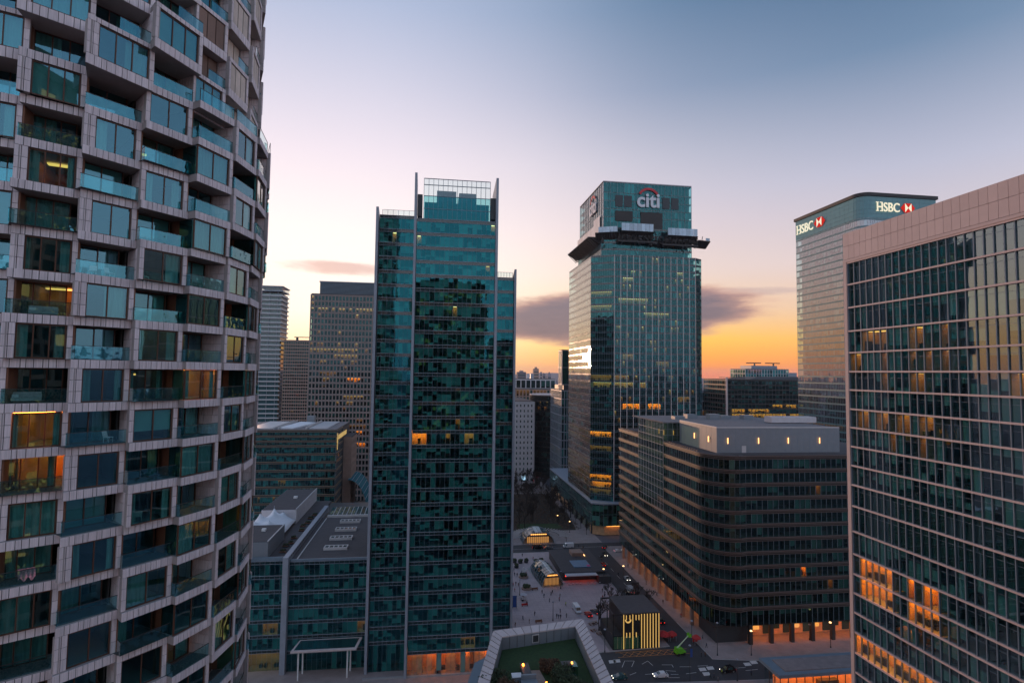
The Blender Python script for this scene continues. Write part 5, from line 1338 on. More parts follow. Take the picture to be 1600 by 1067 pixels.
# ================================================================== roof garden below the viewpoint
def roof_garden():
    ZP = 61.0
    B = Building('roof_garden_block', 'angular block below with pale stone parapet round a lawned roof garden', (12, 55, 0))
    out = [(7.4, 64.8), (18.3, 66.7), (17.0, 44), (2.2, 44)]; inn = [(8.2, 63.2), (16.9, 64.9), (15.9, 44), (3.3, 44)]
    body = [(7.6, 64.6), (18.1, 66.5), (16.8, 44), (2.4, 44)]
    B.part('wall', MB().prism(body, 0, ZP - 1.6), 'steel_dark')
    # parapet coping in single stones
    def coping(a, b, c, d, n):
        a, b, c, d = map(Vector, (a, b, c, d))
        for i in range(n):
            t0, t1 = i / n + .004, (i + 1) / n - .004
            P = [a.lerp(b, t0), a.lerp(b, t1), c.lerp(d, t1), c.lerp(d, t0)]
            B.part('coping_stone', MB().prism([tuple(p) for p in P], ZP - .12, ZP), 'stone_pink')
    coping(out[0], out[1], inn[0], inn[1], 10); coping(out[1], out[2], inn[1], inn[2], 22); coping(out[3], out[0], inn[3], inn[0], 20)
    def para(a, b, c, d):
        B.part('parapet', MB().prism([a, b, d, c], ZP - 1.58, ZP - .13), 'penthouse_metal')
    sh = .04
    para((out[0][0] + sh, out[0][1] - sh), (out[1][0] - sh, out[1][1] - sh), (inn[0][0], inn[0][1]), (inn[1][0], inn[1][1]))
    para((out[1][0] - sh, out[1][1] - sh), (out[2][0] - sh, out[2][1]), (inn[1][0] + .02, inn[1][1] - .02), (inn[2][0] + .02, inn[2][1]))
    para((out[3][0] + sh, out[3][1]), (out[0][0] + sh, out[0][1] - sh), (inn[3][0] - .02, inn[3][1]), (inn[0][0] - .02, inn[0][1] - .02))
    for i in range(9):
        t = (i + 1) / 10; p = Vector(inn[0]).lerp(Vector(inn[1]), t); B.joined('panel_joint', 'steel_dark').box(p.x - .015, p.x + .015, p.y - .03, p.y - .005, ZP - 1.5, ZP - .15)
    p = Vector(inn[0]).lerp(Vector(inn[1]), .40); m_ = MB(); f = Frame((p.x, p.y - .04), (8.7, 1.7))
    f.box(m_, 0, .85, -.02, .03, ZP - 1.15, ZP - .25); v = B.part('vent_frame', m_, 'alu_pale'); m2 = MB(); f.box(m2, .1, .75, .03, .045, ZP - 1.05, ZP - .35); m2.build('vent_grille', 'steel_dark', v)
    # slim lower ledge and glass on the right, glazed face on the left
    B.part('ledge', MB().prism([(18.35, 66.6), (18.8, 66.7), (17.5, 44), (17.05, 44)], ZP - 2.4, ZP - 1.0), 'steel_blue')
    B.part('ledge', MB().prism([(5.2, 63.2), (7.3, 64.9), (2.1, 44), (.4, 44)], ZP - 4.5, ZP - 2.6), 'steel_blue')
    B.part('lawn', MB().prism([(8.25, 63.1), (16.85, 64.8), (15.85, 44), (3.35, 44)], ZP - 1.6, ZP - 1.35), 'grass')
    z = ZP - 1.35
    B.part('path', MB().prism([(10.4, 58.4), (11.5, 58.4), (11.9, 54.6), (10.8, 54.6)], z, z + .06), 'timber_pale'); B.part('path', MB().prism([(9.2, 54.5), (13.6, 54.5), (13.6, 44), (9.2, 44)], z, z + .07), 'timber_pale')
    B.finish()
    def rect_thing(name, label, cat, mt, x0, x1, y0, y1, h, top=None):
        t = thing(name, label, cat, ((x0 + x1) / 2, (y0 + y1) / 2, z)); MB().box(x0, x1, y0, y1, z, z + h).build('body', mt, t)
        MB().box(x0 - .04, x1 + .04, y0 - .04, y1 + .04, z + h, z + h + .05).build('top', top or mt, t); return t
    t = rect_thing('fire_table', 'dark slatted planter table with an orange glowing lamp on the roof garden', 'table', 'steel_dark', 9.5, 10.3, 56.4, 58.6, .7)
    MB().box(9.66, 9.82, 58.0, 58.2, z + .76, z + .9).build('lamp', 'lamp_warm', t)
    t = rect_thing('planter', 'dark planter with a yellow glowing lamp near the right parapet of the roof garden', 'planter', 'steel_dark', 13.8, 15.1, 57.9, 58.7, .6)
    MB().box(14.75, 14.9, 58.05, 58.2, z + .66, z + .8).build('lamp', 'lamp_warm', t)
    rect_thing('garden_box', 'white lidded box on the lawn of the roof garden', 'box', 'steel_grey', 8.4, 9.3, 56.2, 57.0, .6, 'white_metal')
    t = rect_thing('garden_bench', 'grey cushioned bench at the path end of the roof garden', 'bench', 'penthouse_metal', 9.2, 10.7, 54.8, 56.0, .45); MB().box(9.2, 10.7, 55.9, 56.1, z + .5, z + .95).build('backrest', 'penthouse_metal', t)
    t = rect_thing('glass_cabinet', 'small green glass cabinet near the right parapet of the roof garden', 'cabinet', 'steel_dark', 14.3, 14.9, 55.8, 57.0, .15); MB().box(14.34, 14.86, 55.84, 56.96, z + .2, z + 1.5).build('glass_case', 'glass_green', t)
    for i, (x, y, lb) in enumerate(((11.6, 55.4, 'orange bollard light beside the timber path of the roof garden'), (12.2, 58.9, 'yellow low light in the planting by the far parapet of the roof garden'))):
        t = thing('bollard_light', lb, 'lamp', (x, y, z), 0, 'lights in the roof garden'); MB().tube((0, 0, 0), (0, 0, .35), .06).build('post', 'steel_dark', t, False); MB().tube((0, 0, .35), (0, 0, .45), .06).build('lamp_head', 'lamp_warm', t, False)
    # shrubs made of small leaves
    def shrub(loc, r, h, n, mt, label, sd_):
        R = random.Random(sd_); t = thing('garden_shrub', label, 'shrub', loc, 0, 'shrubs in the roof garden'); lm = MB()
        lobes = [(R.uniform(-.6, .6) * r, R.uniform(-.6, .6) * r, h * R.uniform(.35, .85), r * R.uniform(.35, .6)) for _ in range(7)]
        for _ in range(n):
            lx, ly, lz, lr = R.choice(lobes); d = Vector((R.gauss(0, 1), R.gauss(0, 1), R.gauss(0, 1))).normalized() * lr * R.uniform(.6, 1.1)
            p = Vector((lx, ly, lz)) + d
            if p.z < .03: p.z = .03
            a = Vector((R.uniform(-1, 1), R.uniform(-1, 1), R.uniform(-.3, 1))).normalized() * .11; b = a.orthogonal().normalized() * .05
            lm.quad(p - a, p + b, p + a, p - b)
        lm.build('foliage', mt, t, False, kind='stuff')
        st = MB()
        for _ in range(5): st.tube((R.uniform(-.1, .1), R.uniform(-.1, .1), 0), (R.uniform(-.5, .5) * r, R.uniform(-.5, .5) * r, h * .7), .03, .01, 4)
        st.build('stem', 'bark', t, False, kind='stuff')
    pos = [(5.9, 55.6, 1.0, 1.2, 'leaf_dark', 'dark shrub clump by the left parapet of the roof garden'), (7.4, 56.4, 1.0, 1.1, 'leaf_dark', 'round dark shrub beside the white box of the roof garden'), (7.8, 54.4, 1.2, 1.2, 'leaf_brown', 'brownish shrub left of the garden bench'), (6.2, 53.4, 1.2, 1.2, 'leaf_dark', 'low shrub at the near left of the roof garden'),
           (12.6, 57.6, .9, 1.3, 'leaf_brown', 'brown bare shrub right of the timber path'), (13.0, 56.0, 1.2, 1.3, 'leaf_dark', 'large dark shrub right of the timber path'), (13.6, 54.2, 1.3, 1.2, 'leaf_dark', 'spreading dark shrub by the near end of the right parapet'), (12.0, 58.2, .7, 1.1, 'leaf_brown', 'small brown shrub by the planter lamp'), (14.6, 53.6, 1.1, 1.0, 'leaf_dark', 'low dark shrub beside the right parapet'), (8.6, 52.9, 1.0, 1.0, 'leaf_dark', 'dark shrub at the near edge of the garden deck')]
    for i, (x, y, r, h, mt, lb) in enumerate(pos): shrub((x, y, z), r, h, 1500, mt, lb, 100 + i)
pbr('timber_pale', (.36, .26, .21), .8, var=.2, scale=3)
roof_garden()

# ================================================================== bare winter trees
def bare_tree(sd_, h, name='bare_tree'):
    R = random.Random(sd_); t = thing(name, 'x', 'tree', (0, 0, 0)); tr = MB(); cr = MB()
    def branch(p, d, L, r, lv, mb_):
        q = p + d * L; mb_.tube(p, q, r, r * .62, 5 if lv < 2 else 3)
        if lv >= 5: return
        for i in range(3 if lv else 5):
            nd = (d + Vector((R.uniform(-1, 1), R.uniform(-1, 1), R.uniform(-.1, .75))) * (.62 if lv else .8)).normalized()
            branch(p + d * L * R.uniform(.55, 1), nd, L * R.uniform(.55, .78), max(r * .6, .035), lv + 1, cr)
    branch(Vector((0, 0, 0)), Vector((R.uniform(-.04, .04), R.uniform(-.04, .04), 1)).normalized(), h * .34, h * .018, 0, tr)
    tr.build('trunk', 'bark', t, False); cr.build('crown', 'bark', t, False, kind='stuff'); return t
protos = [bare_tree(1, 9.0), bare_tree(2, 10.5), bare_tree(3, 8.0)]
spots = [(G(936, 985), 1.45, 'tall bare tree beside the picnic tables left of the gold-striped kiosk')]
lbs = ['bare tree close behind the gold-striped kiosk roof', 'bare tree over the lit stalls behind the gold-striped kiosk', 'bare tree on the square between the van and the lit stalls', 'bare tree near the avenue kerb behind the gold-striped kiosk', 'bare tree at the far corner of the lit stalls']
for (px, py), lb in zip(((962, 964), (982, 960), (955, 950), (1008, 962), (995, 948)), lbs): spots.append((G(px, py), RND.uniform(1.15, 1.45), lb))
for i, (p, s, lb) in enumerate(spots):
    if i < 3: o = protos[i]; o.location = (p.x, p.y, .12); o.scale = (s,) * 3; o['label'] = lb; o['group'] = 'bare trees on the square'; o.rotation_euler = (0, 0, i)
    else: dup(protos[i % 3], (p.x, p.y, .12), RND.uniform(0, 6), s, lb, 'bare trees on the square')
for (px, py) in ((898, 884), (912, 875), (940, 880)): 
    p = G(px, py); dup(protos[2], (p.x, p.y, .12), RND.uniform(0, 6), .62, 'small bare tree growing among the dark pavilion roofs', 'small bare trees by the dark pavilion')
R = random.Random(31)
for i in range(84):
    x, y = R.uniform(40, 88), R.uniform(322, 465)
    if 52 < x < 66 and y < 326: continue
    dup(protos[i % 3], (x, y, .1), R.uniform(0, 6), R.uniform(1.2, 1.9), 'bare tree in the park behind the domed station entrance', 'bare trees in the park')
for i in range(9):
    dup(protos[i % 3], (87.4, 312 + i * 12, .1), i, .95, 'bare street tree along the podium of the lettered tower', 'bare trees along the podium')

gc = MB(); R = random.Random(61)
for i in range(9000):
    x, y = R.uniform(43, 87), R.uniform(323, 455); c_ = Vector((x, y, .2 + R.random() ** 2 * 1.6)); a_ = Vector((R.uniform(-1, 1), R.uniform(-1, 1), R.uniform(-.2, 1))).normalized() * .42; b_ = a_.orthogonal().normalized() * .2
    if 52 < x < 76 and y < 336: continue
    gc.quad(c_ - a_, c_ + b_, c_ + a_, c_ - b_)
gc.build('ground_cover', 'leaf_brown', kind='stuff', label='brown winter ground cover under the park trees', cat='ground cover')
# ================================================================== station canopies
def shell(loc, rx, ry, h, label, rot=0.0, front=True):
    t = thing('station_canopy', label, 'canopy', loc, rot, 'glass station canopies')
    nu, nv = 14, 18
    P = lambda u, v: (rx * cos(u) * (1 - .35 * max(0, v) ** 2), ry * v, h * sin(u) * sqrt(max(0, 1 - (.92 * max(v, -.35)) ** 2)) if v > -.35 else h * sin(u) * .94)
    for j in range(nv):
        for i in range(nu):
            if (j % 2): continue
            u0, u1 = pi * i / nu, pi * (i + 1) / nu; v0, v1 = -1 + 2 * j / nv, -1 + 2 * (j + 2) / nv
            m_ = MB().quad(P(u0 + .01, v0), P(u1 - .01, v0), P(u1 - .01, v1 - .01), P(u0 + .01, v1 - .01))
            m_.build('pane', 'canopy_pale' if i in (6, 7) else 'glass_solid', t, False)
    rb = MB()
    for j in range(0, nv + 1, 2):
        v = -1 + 2 * j / nv
        for i in range(nu): rb.tube(P(pi * i / nu, v), P(pi * (i + 1) / nu, v), .13, n=4)
    rb.build('rib', 'steel_grey', t, False, kind='stuff')
    e = MB()
    for i in range(13):
        x = -rx * .78 + rx * 1.56 * i / 12; zt = h * .93 * sqrt(max(0, 1 - (x / rx) ** 2)); e.box(x - .09, x + .09, -ry - .1, -ry + .1, 0, zt)
    e.build('entrance_bar', 'steel_dark', t, False)
    MB().box(-rx * .7, rx * .7, -ry + 1.5, -ry + 1.7, .2, h * .5).build('lit_hall', 'hall_glow', t, False)
    MB().box(-rx * .5, rx * .5, -ry + .2, -ry + 1.2, h * .72, h * .75).build('entrance_lamp', 'lamp_soft', t, False)
    MB().box(-rx * 1.02, rx * 1.02, -ry * 1.0, ry * 1.0, -.05, .12).build('plinth', 'kerb', t, False)
    return t
emit('hall_glow', (1, .46, .14), .42)
pbr('canopy_pale', (.62, .64, .60), .35, spec=.6)
shell((51.0, 250.5, .13), 4.6, 12.0, 6.0, 'glass barrel station canopy with a warm lit entrance on the square', .10)
shell((57.5, 306.5, .11), 8.5, 8.5, 6.4, 'domed glass station entrance at the park edge across the cross street')
t = thing('curved_pergola', 'curved ribbed pergola wrapping the domed station entrance', 'pergola', (59, 308, .1))
rail = MB()
for i in range(34):
    a = radians(-20 + 220 * i / 33); c0, s0 = cos(a), sin(a)
    MB().hexa([(59 + 11 * c0 - .12, 305 + 10 * s0 - .12, 2.6), (59 + 11 * c0 + .12, 305 + 10 * s0 - .12, 2.6), (59 + 16 * c0 + .12, 305 + 14 * s0 + .12, 2.6), (59 + 16 * c0 - .12, 305 + 14 * s0 + .12, 2.6),
               (59 + 11 * c0 - .12, 305 + 10 * s0 - .12, 2.9), (59 + 11 * c0 + .12, 305 + 10 * s0 - .12, 2.9), (59 + 16 * c0 + .12, 305 + 14 * s0 + .12, 2.9), (59 + 16 * c0 - .12, 305 + 14 * s0 + .12, 2.9)]).build('rib', 'alu_pale', t)
    a2 = radians(-20 + 220 * (i + 1) / 33)
    if i < 33:
        rail.tube((59 + 11 * c0, 305 + 10 * s0, 2.5), (59 + 11 * cos(a2), 305 + 10 * sin(a2), 2.5), .1, n=4); rail.tube((59 + 16 * c0, 305 + 14 * s0, 2.5), (59 + 16 * cos(a2), 305 + 14 * sin(a2), 2.5), .1, n=4)
    if i % 4 == 0: MB().tube((59 + 15 * c0, 305 + 13 * s0, .1), (59 + 15 * c0, 305 + 13 * s0, 2.6), .12).build('post', 'steel_dark', t)
rail.build('ring_beam', 'steel_dark', t)

# ================================================================== dark pavilion and gold-striped kiosk
B = Building('pavilion', 'dark flat-roofed pavilion with red lit front and pale awning on the square', (67, 258, .12))
B.box('wall', 'steel_dark', 58.2, 77.2, 245, 274.5, .13, 3.6); B.box('roof', 'roof_dark', 57.6, 77.8, 243.5, 275, 3.6, 4.0)
B.box('roof_sheet', 'sheet_blue', 64.2, 72.0, 249, 258, 4.0, 4.25); B.box('roof_sheet', 'sheet_pink', 70.4, 71.8, 249.4, 251.5, 4.26, 4.3); B.box('roof_room', 'stone_brown', 67.0, 72.6, 264, 270, 4.0, 5.6); B.box('roof_edge', 'lamp_pale', 72.8, 73.0, 263, 269, 4.4, 4.6)
B.box('awning', 'stone_white', 58.6, 72.5, 240.4, 244, 3.3, 3.6)
for i in range(6): B.box('red_lamp', 'lamp_red', 59.2 + i * 2.2, 60.6 + i * 2.2, 244.8, 244.95, 1.8, 2.6)
B.box('front_sign', 'lamp_soft', 66, 68.6, 244.7, 244.78, 2.7, 3.1); B.box('side_room', 'steel_dark', 72.8, 78.0, 239.5, 243.3, .13, 3.1)
B.finish()
t0 = None
for i in range(8):                                       # bar stools in front
    x, y = 59.5 + i * 1.7 + (1.6 if i > 3 else 0), 239.2
    if t0 is None:
        t0 = thing('cafe_table', 'small pale cafe table in front of the red lit pavilion', 'table', (x, y, .13), 0, 'cafe tables by the pavilion')
        MB().tube((0, 0, 0), (0, 0, .72), .05).build('pedestal', 'steel_dark', t0, False); MB().tube((0, 0, .72), (0, 0, .76), .38, n=12).build('table_top', 'stone_white', t0, False)
    else: dup(t0, (x, y, .13))
B = Building('kiosk', 'black two-storey kiosk with glowing vertical gold strips on its front', (68, 189, .13), cat='kiosk')
x0, x1, y0, y1, h = 60.2, 76.2, 182.4, 196.5, 11.4
B.box('wall', 'black_paint', x0 + 3.2, x1, y0 + .3, y1, .13, h); B.box('wall', 'black_paint', x0, x0 + 3.2, y0 + .3, y1, .13, 4.6)
B.box('roof', 'roof_dark', x0 + 3.1, x1 + .1, y0, y1 + .2, h, h + .4)
for (a, b, c, d) in ((x0, x0 + 3.1, y0, y0 + .25), (x0, x0 + .25, y0, y1), (x0, x0 + 3.1, y1 - .25, y1)): B.box('terrace_frame', 'black_paint', a, b, c, d, h - .3, h + .2)
for (x, y) in ((x0 + .12, y0 + .12), (x0 + .12, y1 - .12), (x0 + .12, 189)): B.box('post', 'black_paint', x - .12, x + .12, y - .12, y + .12, 4.6, h)
for i in range(7): B.panes.append(((x0 + 1.0 + i * 1.35, y0 + .2, 2.3), 0, None, 1.2, 3.9, 'glass_teal'))
B.box('glow_wall', 'warm_wall', x0 + .4, x0 + 9, y0 + .27, y0 + .29, .4, 4.2)
for x in [63.9, 67.0] + lin(70.0, 76.0, 6): B.box('gold_strip', 'strip_gold', x - .085, x + .085, y0 - .02, y0 + .28, .3, h - .2)
for (x, a, b) in ((64.8, 9.6, 11), (66.0, 9.6, 11), (68.1, 9.4, 11), (69.1, 9.4, 11), (64.9, 3.9, 5.4), (66.0, 3.9, 5.4), (68.2, 3.9, 5.4)): B.box('gold_strip', 'strip_gold', x - .085, x + .085, y0 - .02, y0 + .28, a, b)
m_ = MB()
for i in range(12):
    a0, a1 = pi + pi * i / 12, pi + pi * (i + 1) / 12
    P = lambda a, r, y: (65.4 + r * cos(a), y, 9.6 + r * sin(a))
    m_.hexa([P(a0, 1.05, y0 - .02), P(a1, 1.05, y0 - .02), P(a1, 1.05, y0 + .28), P(a0, 1.05, y0 + .28), P(a0, .7, y0 - .02), P(a1, .7, y0 - .02), P(a1, .7, y0 + .28), P(a0, .7, y0 + .28)])
B.part('gold_arc', m_, 'strip_gold'); B.finish()

# glazed pavilion across the street, bottom right
B = Building('pavilion', 'flat-roofed glass pavilion glowing orange inside at the near kerb', (110, 150, 0)); 
x0, x1, y0, y1, h = 96.5, 136, 147.8, 155.5, 7.6
B.box('roof', 'steel_blue', x0 - 1.0, x1, y0 - 1, y1 + 1, h, h + .9); B.box('roof_deck', 'roof_grey', x0 + 2, x1, y0 + .6, y1 - .8, h + .9, h + 1.15)
B.box('floor', 'pavement', x0, x1, y0, y1, .13, .2); B.box('back_wall', 'warm_wall', x0 + 2, x1, y1 - 1.2, y1 - 1, .2, h)
for i in range(8): B.box('ceiling_lamp', 'lamp_warm', x0 + 3 + i * 4.8, x0 + 5.4 + i * 4.8, y0 + 2, y1 - 2.5, h - .15, h - .08)
for i in range(16):
    x = x0 + i * (x1 - x0) / 16; B.panes.append(((x + 1.3, y0, h / 2), 0, None, 2.5, h - .3, 'glass_clear')); B.box('glazing_post', 'steel_dark', x - .08, x + .08, y0 - .1, y0 + .1, .2, h)
for i in range(3): B.panes.append(((x0, y0 + 1.25 + i * 2.5, h / 2), pi / 2, None, 2.3, h - .3, 'glass_clear')); B.box('glazing_post', 'steel_dark', x0 - .1, x0 + .1, y0 + i * 2.5 - .08, y0 + i * 2.5 + .08, .2, h)
B.box('stair', 'steel_dark', x0 + 14, x0 + 20, y0 + 3, y0 + 4.5, .2, 4); B.finish()

# ================================================================== vehicles
for nm, c_ in (('paint_white', (.75, .75, .76)), ('paint_teal', (.03, .09, .10)), ('paint_black', (.012, .012, .014)), ('paint_red', (.42, .02, .02)), ('paint_grey', (.12, .12, .13)), ('paint_green', (.16, .55, .03)), ('paint_silver', (.4, .41, .42))): pbr(nm, c_, .25, var=.03, spec=.7)
emit('tail_lamp', (1, .03, .02), 3.0); emit('head_lamp', (1, .92, .75), 5.0)
def car(kind, paintm, label, loc, rot, lights=False, group='cars in the streets'):
    t = thing('parked_car' if not lights else 'car', label, 'car' if kind != 'van' else 'van', loc, rot, group)
    if kind == 'van': t.name = 'van'; L, W, prof, cab = 5.4, 2.0, [(-2.7, .35), (2.6, .35), (2.7, .8), (2.3, 1.15), (1.7, 2.1), (1.3, 2.35), (-2.6, 2.35), (-2.7, 2.2)], None
    elif kind == 'taxi': L, W, prof = 4.6, 1.8, [(-2.3, .3), (2.25, .3), (2.3, .75), (1.6, 1.0), (1.0, 1.0), (.55, 1.72), (-1.6, 1.78), (-2.2, 1.1)]
    else: L, W, prof = 4.4, 1.8, [(-2.2, .3), (2.15, .3), (2.2, .7), (1.9, .86), (1.0, .97), (.2, 1.42), (-1.1, 1.45), (-1.9, 1.0), (-2.2, .95)]
    def ext(pr, w_, inset=0.0):
        m2 = MB(); n = len(pr); vs = []
        for s in (-1, 1):
            for x, z_ in pr:
                k = w_ / 2 * (1 - .16 * max(0, (z_ - .9)) / .6 * .8) if kind != 'van' else w_ / 2 * (1 - .06 * max(0, z_ - 1))
                vs.append((x, s * k, z_))
        m2.add(vs, [tuple(range(n)), tuple(range(2 * n - 1, n - 1, -1))] + [(i + n, (i + 1) % n + n, (i + 1) % n, i) for i in range(n)]); return m2
    body = ext(prof, W).build('body', paintm, t, False)
    gw = W * .5 + .012
    if kind == 'van':
        MB().hexa([(1.72, -.85, 2.06), (1.72, .85, 2.06), (2.27, .85, 1.22), (2.27, -.85, 1.22), (1.80, -.85, 2.10), (1.80, .85, 2.10), (2.36, .85, 1.24), (2.36, -.85, 1.24)]).build('windscreen', 'glass_solid', t, False)
        for s in (-1, 1): MB().box(.9, 1.6, s * .985 - .012, s * .985 + .012, 1.25, 1.95).build('side_window', 'glass_solid', t, False)
    else:
        top = 1.40 if kind != 'taxi' else 1.70; xf0, xf1 = (1.0, .22) if kind != 'taxi' else (1.0, .57)
        MB().hexa([(xf0 - .02, -.72, 1.0), (xf0 - .02, .72, 1.0), (xf0 + .03, .72, 1.0), (xf0 + .03, -.72, 1.0), (xf1 - .02, -.66, top), (xf1 - .02, .66, top), (xf1 + .04, .66, top + .02), (xf1 + .04, -.66, top + .02)]).build('windscreen', 'glass_solid', t, False)
        for s in (-1, 1):
            for (a, b) in ((-1.2, -.45), (-.38, .5)):
                MB().hexa([(a, s * .87, 1.0), (b, s * .87, 1.0), (b, s * .82, 1.0), (a, s * .82, 1.0), (a + .08, s * .80, top - .06), (b - .28 if b > 0 else b, s * .80, top - .06), (b - .28 if b > 0 else b, s * .74, top - .06), (a + .08, s * .74, top - .06)]).build('side_window', 'glass_solid', t, False)
        MB().hexa([(-1.62, -.68, 1.08), (-1.62, .68, 1.08), (-1.95, .68, 1.08), (-1.95, -.68, 1.08), (-1.18, -.62, top), (-1.18, .62, top), (-1.28, .62, top - .1), (-1.28, -.62, top - .1)]).build('rear_window', 'glass_solid', t, False)
    for x in (-L * .31, L * .31):
        for s in (-1, 1):
            wv = MB().tube((x, s * (W / 2 - .2), .32), (x, s * (W / 2 + .01), .32), .32, n=14).build('wheel', 'rubber', t, False); MB().tube((x, s * (W / 2 + .005), .32), (x, s * (W / 2 + .02), .32), .19, n=10).build('rim', 'paint_silver', wv, False)
    for s in (-1, 1):
        MB().box(L / 2 - .12, L / 2 + .015, s * .62 - .16, s * .62 + .16, .62, .76).build('headlight', 'head_lamp' if lights else 'white_metal', t, False)
        MB().box(-L / 2 - .015, -L / 2 + .1, s * .66 - .12, s * .66 + .12, .72, .88).build('tail_light', 'tail_lamp', t, False)
    return t
def g3(px, py, z=.006): p = G(px, py); return (p.x, p.y, z)
car('car', 'paint_white', 'white hatchback driving on the near street', g3(1032, 1057), pi, True)
car('car', 'paint_teal', 'dark teal saloon beside the roof garden parapet on the near street', g3(968, 1060), pi, True)
car('taxi', 'paint_black', 'black taxi with lit headlights by the zebra crossing', g3(1137, 1049), pi + .05, True)
car('van', 'paint_white', 'white delivery van with teal windscreen parked on the square', g3(901, 955, .13), -1.5)
car('car', 'paint_red', 'red car parked beside the white delivery van', g3(919, 962, .13), 1.7)
car('car', 'paint_grey', 'dark grey car left of the bare trees by the van', g3(930, 958, .13), 1.9)
car('car', 'paint_black', 'black car on the avenue behind the gold-striped kiosk', g3(1032, 972), 1.55)
car('car', 'paint_white', 'white car at the avenue and cross street corner', g3(966, 862), 0.1, True)
car('van', 'paint_white', 'white van with red end on the cross street by the dome', g3(888, 855), pi)
car('van', 'paint_black', 'black van in front of the domed station entrance', g3(840, 857), 0.0)
car('car', 'paint_grey', 'dark car beside the black van by the dome', g3(857, 857), 0.0)
car('car', 'paint_black', 'black car with red tail lamps turning off the cross street', g3(945, 856), 1.0, True)
car('van', 'paint_silver', 'grey lorry-like van among the lit stalls', g3(985, 925, .13), 1.6)
# lit market stalls behind the kiosk
for i, (px, py, lb) in enumerate(((978, 951, 'lit stall with orange front left of the bare trees'), (992, 948, 'lit stall with orange front among the bare trees'), (1003, 945, 'lit stall with orange front at the avenue side'))):
    x, y, z_ = g3(px, py, .13); t = thing('market_stall', lb, 'stall', (x, y, z_), .1, 'lit stalls behind the kiosk')
    MB().box(-1.6, 1.6, -.9, 1.2, 0, .95).build('counter', 'timber', t, False); MB().box(-1.6, 1.6, 1.1, 1.2, .95, 2.5).build('back_wall', 'warm_wall', t, False)
    MB().hexa([(-1.8, -1.2, 2.3), (1.8, -1.2, 2.3), (1.8, 1.4, 2.6), (-1.8, 1.4, 2.6), (-1.8, -1.2, 2.4), (1.8, -1.2, 2.4), (1.8, 1.4, 2.75), (-1.8, 1.4, 2.75)]).build('roof', 'tent_white' if i < 1 else 'steel_grey', t, False)
    MB().box(-1.3, 1.3, -.5, .2, 2.15, 2.25).build('lamp', 'lamp_warm', t, False)
    for sx in (-1.6, 1.6): MB().tube((sx, -1.1, 0), (sx, -1.1, 2.35), .05).build('post', 'steel_dark', t, False)
# boom lift
x, y, z_ = g3(1062, 1022); t = thing('boom_lift', 'bright green boom lift with raised arm beside the hatched road box', 'lift', (x, y, z_), .2)
MB().box(-1.7, 1.7, -1.0, 1.0, .7, 1.3).build('chassis', 'paint_green', t, False); MB().box(-1.4, .6, -.9, .9, 1.32, 2.3).build('turntable', 'paint_green', t, False)
for a in (-1.1, 1.1):
    for s in (-1, 1): MB().tube((a, s * .75, .45), (a, s * 1.05, .45), .45, n=12).build('wheel', 'rubber', t, False)
MB().tube((-1.0, 0, 2.2), (3.6, .4, 5.2), .22, .15, 6).build('boom', 'lift_pale', t, False); MB().box(3.4, 4.4, -.2, .9, 4.9, 5.0).box(3.4, 4.4, -.2, -.15, 5.0, 6.0).box(3.4, 4.4, .85, .9, 5.0, 6.0).build('basket', 'paint_green', t, False)
# red tents
for (px, py, w_, lb) in ((1036, 1000, 3.4, 'large red canopy tent right of the gold-striped kiosk'), (1050, 1000, 2.4, 'smaller red canopy tent next to the large red tent'), (1088, 1006, 2.2, 'single red dome tent on the pavement by the dark block')):
    x, y, z_ = g3(px, py, .13); t = thing('red_tent', lb, 'tent', (x, y, z_), 0, 'red tents by the kiosk')
    MB().lathe(0, 0, [(w_ * .72, 1.9), (w_ * .70, 2.1), (w_ * .3, 2.8), (.05, 3.1)], 8).build('canopy', 'tent_red', t, False)
    for i in range(4): a = pi / 4 + i * pi / 2; MB().tube((w_ * .6 * cos(a), w_ * .6 * sin(a), 0), (w_ * .6 * cos(a), w_ * .6 * sin(a), 2.0), .05).build('pole', 'steel_grey', t, False)
    MB().box(-w_ * .5, w_ * .5, w_ * .45, w_ * .48, .2, 1.9).build('side_sheet', 'tent_red', t, False)

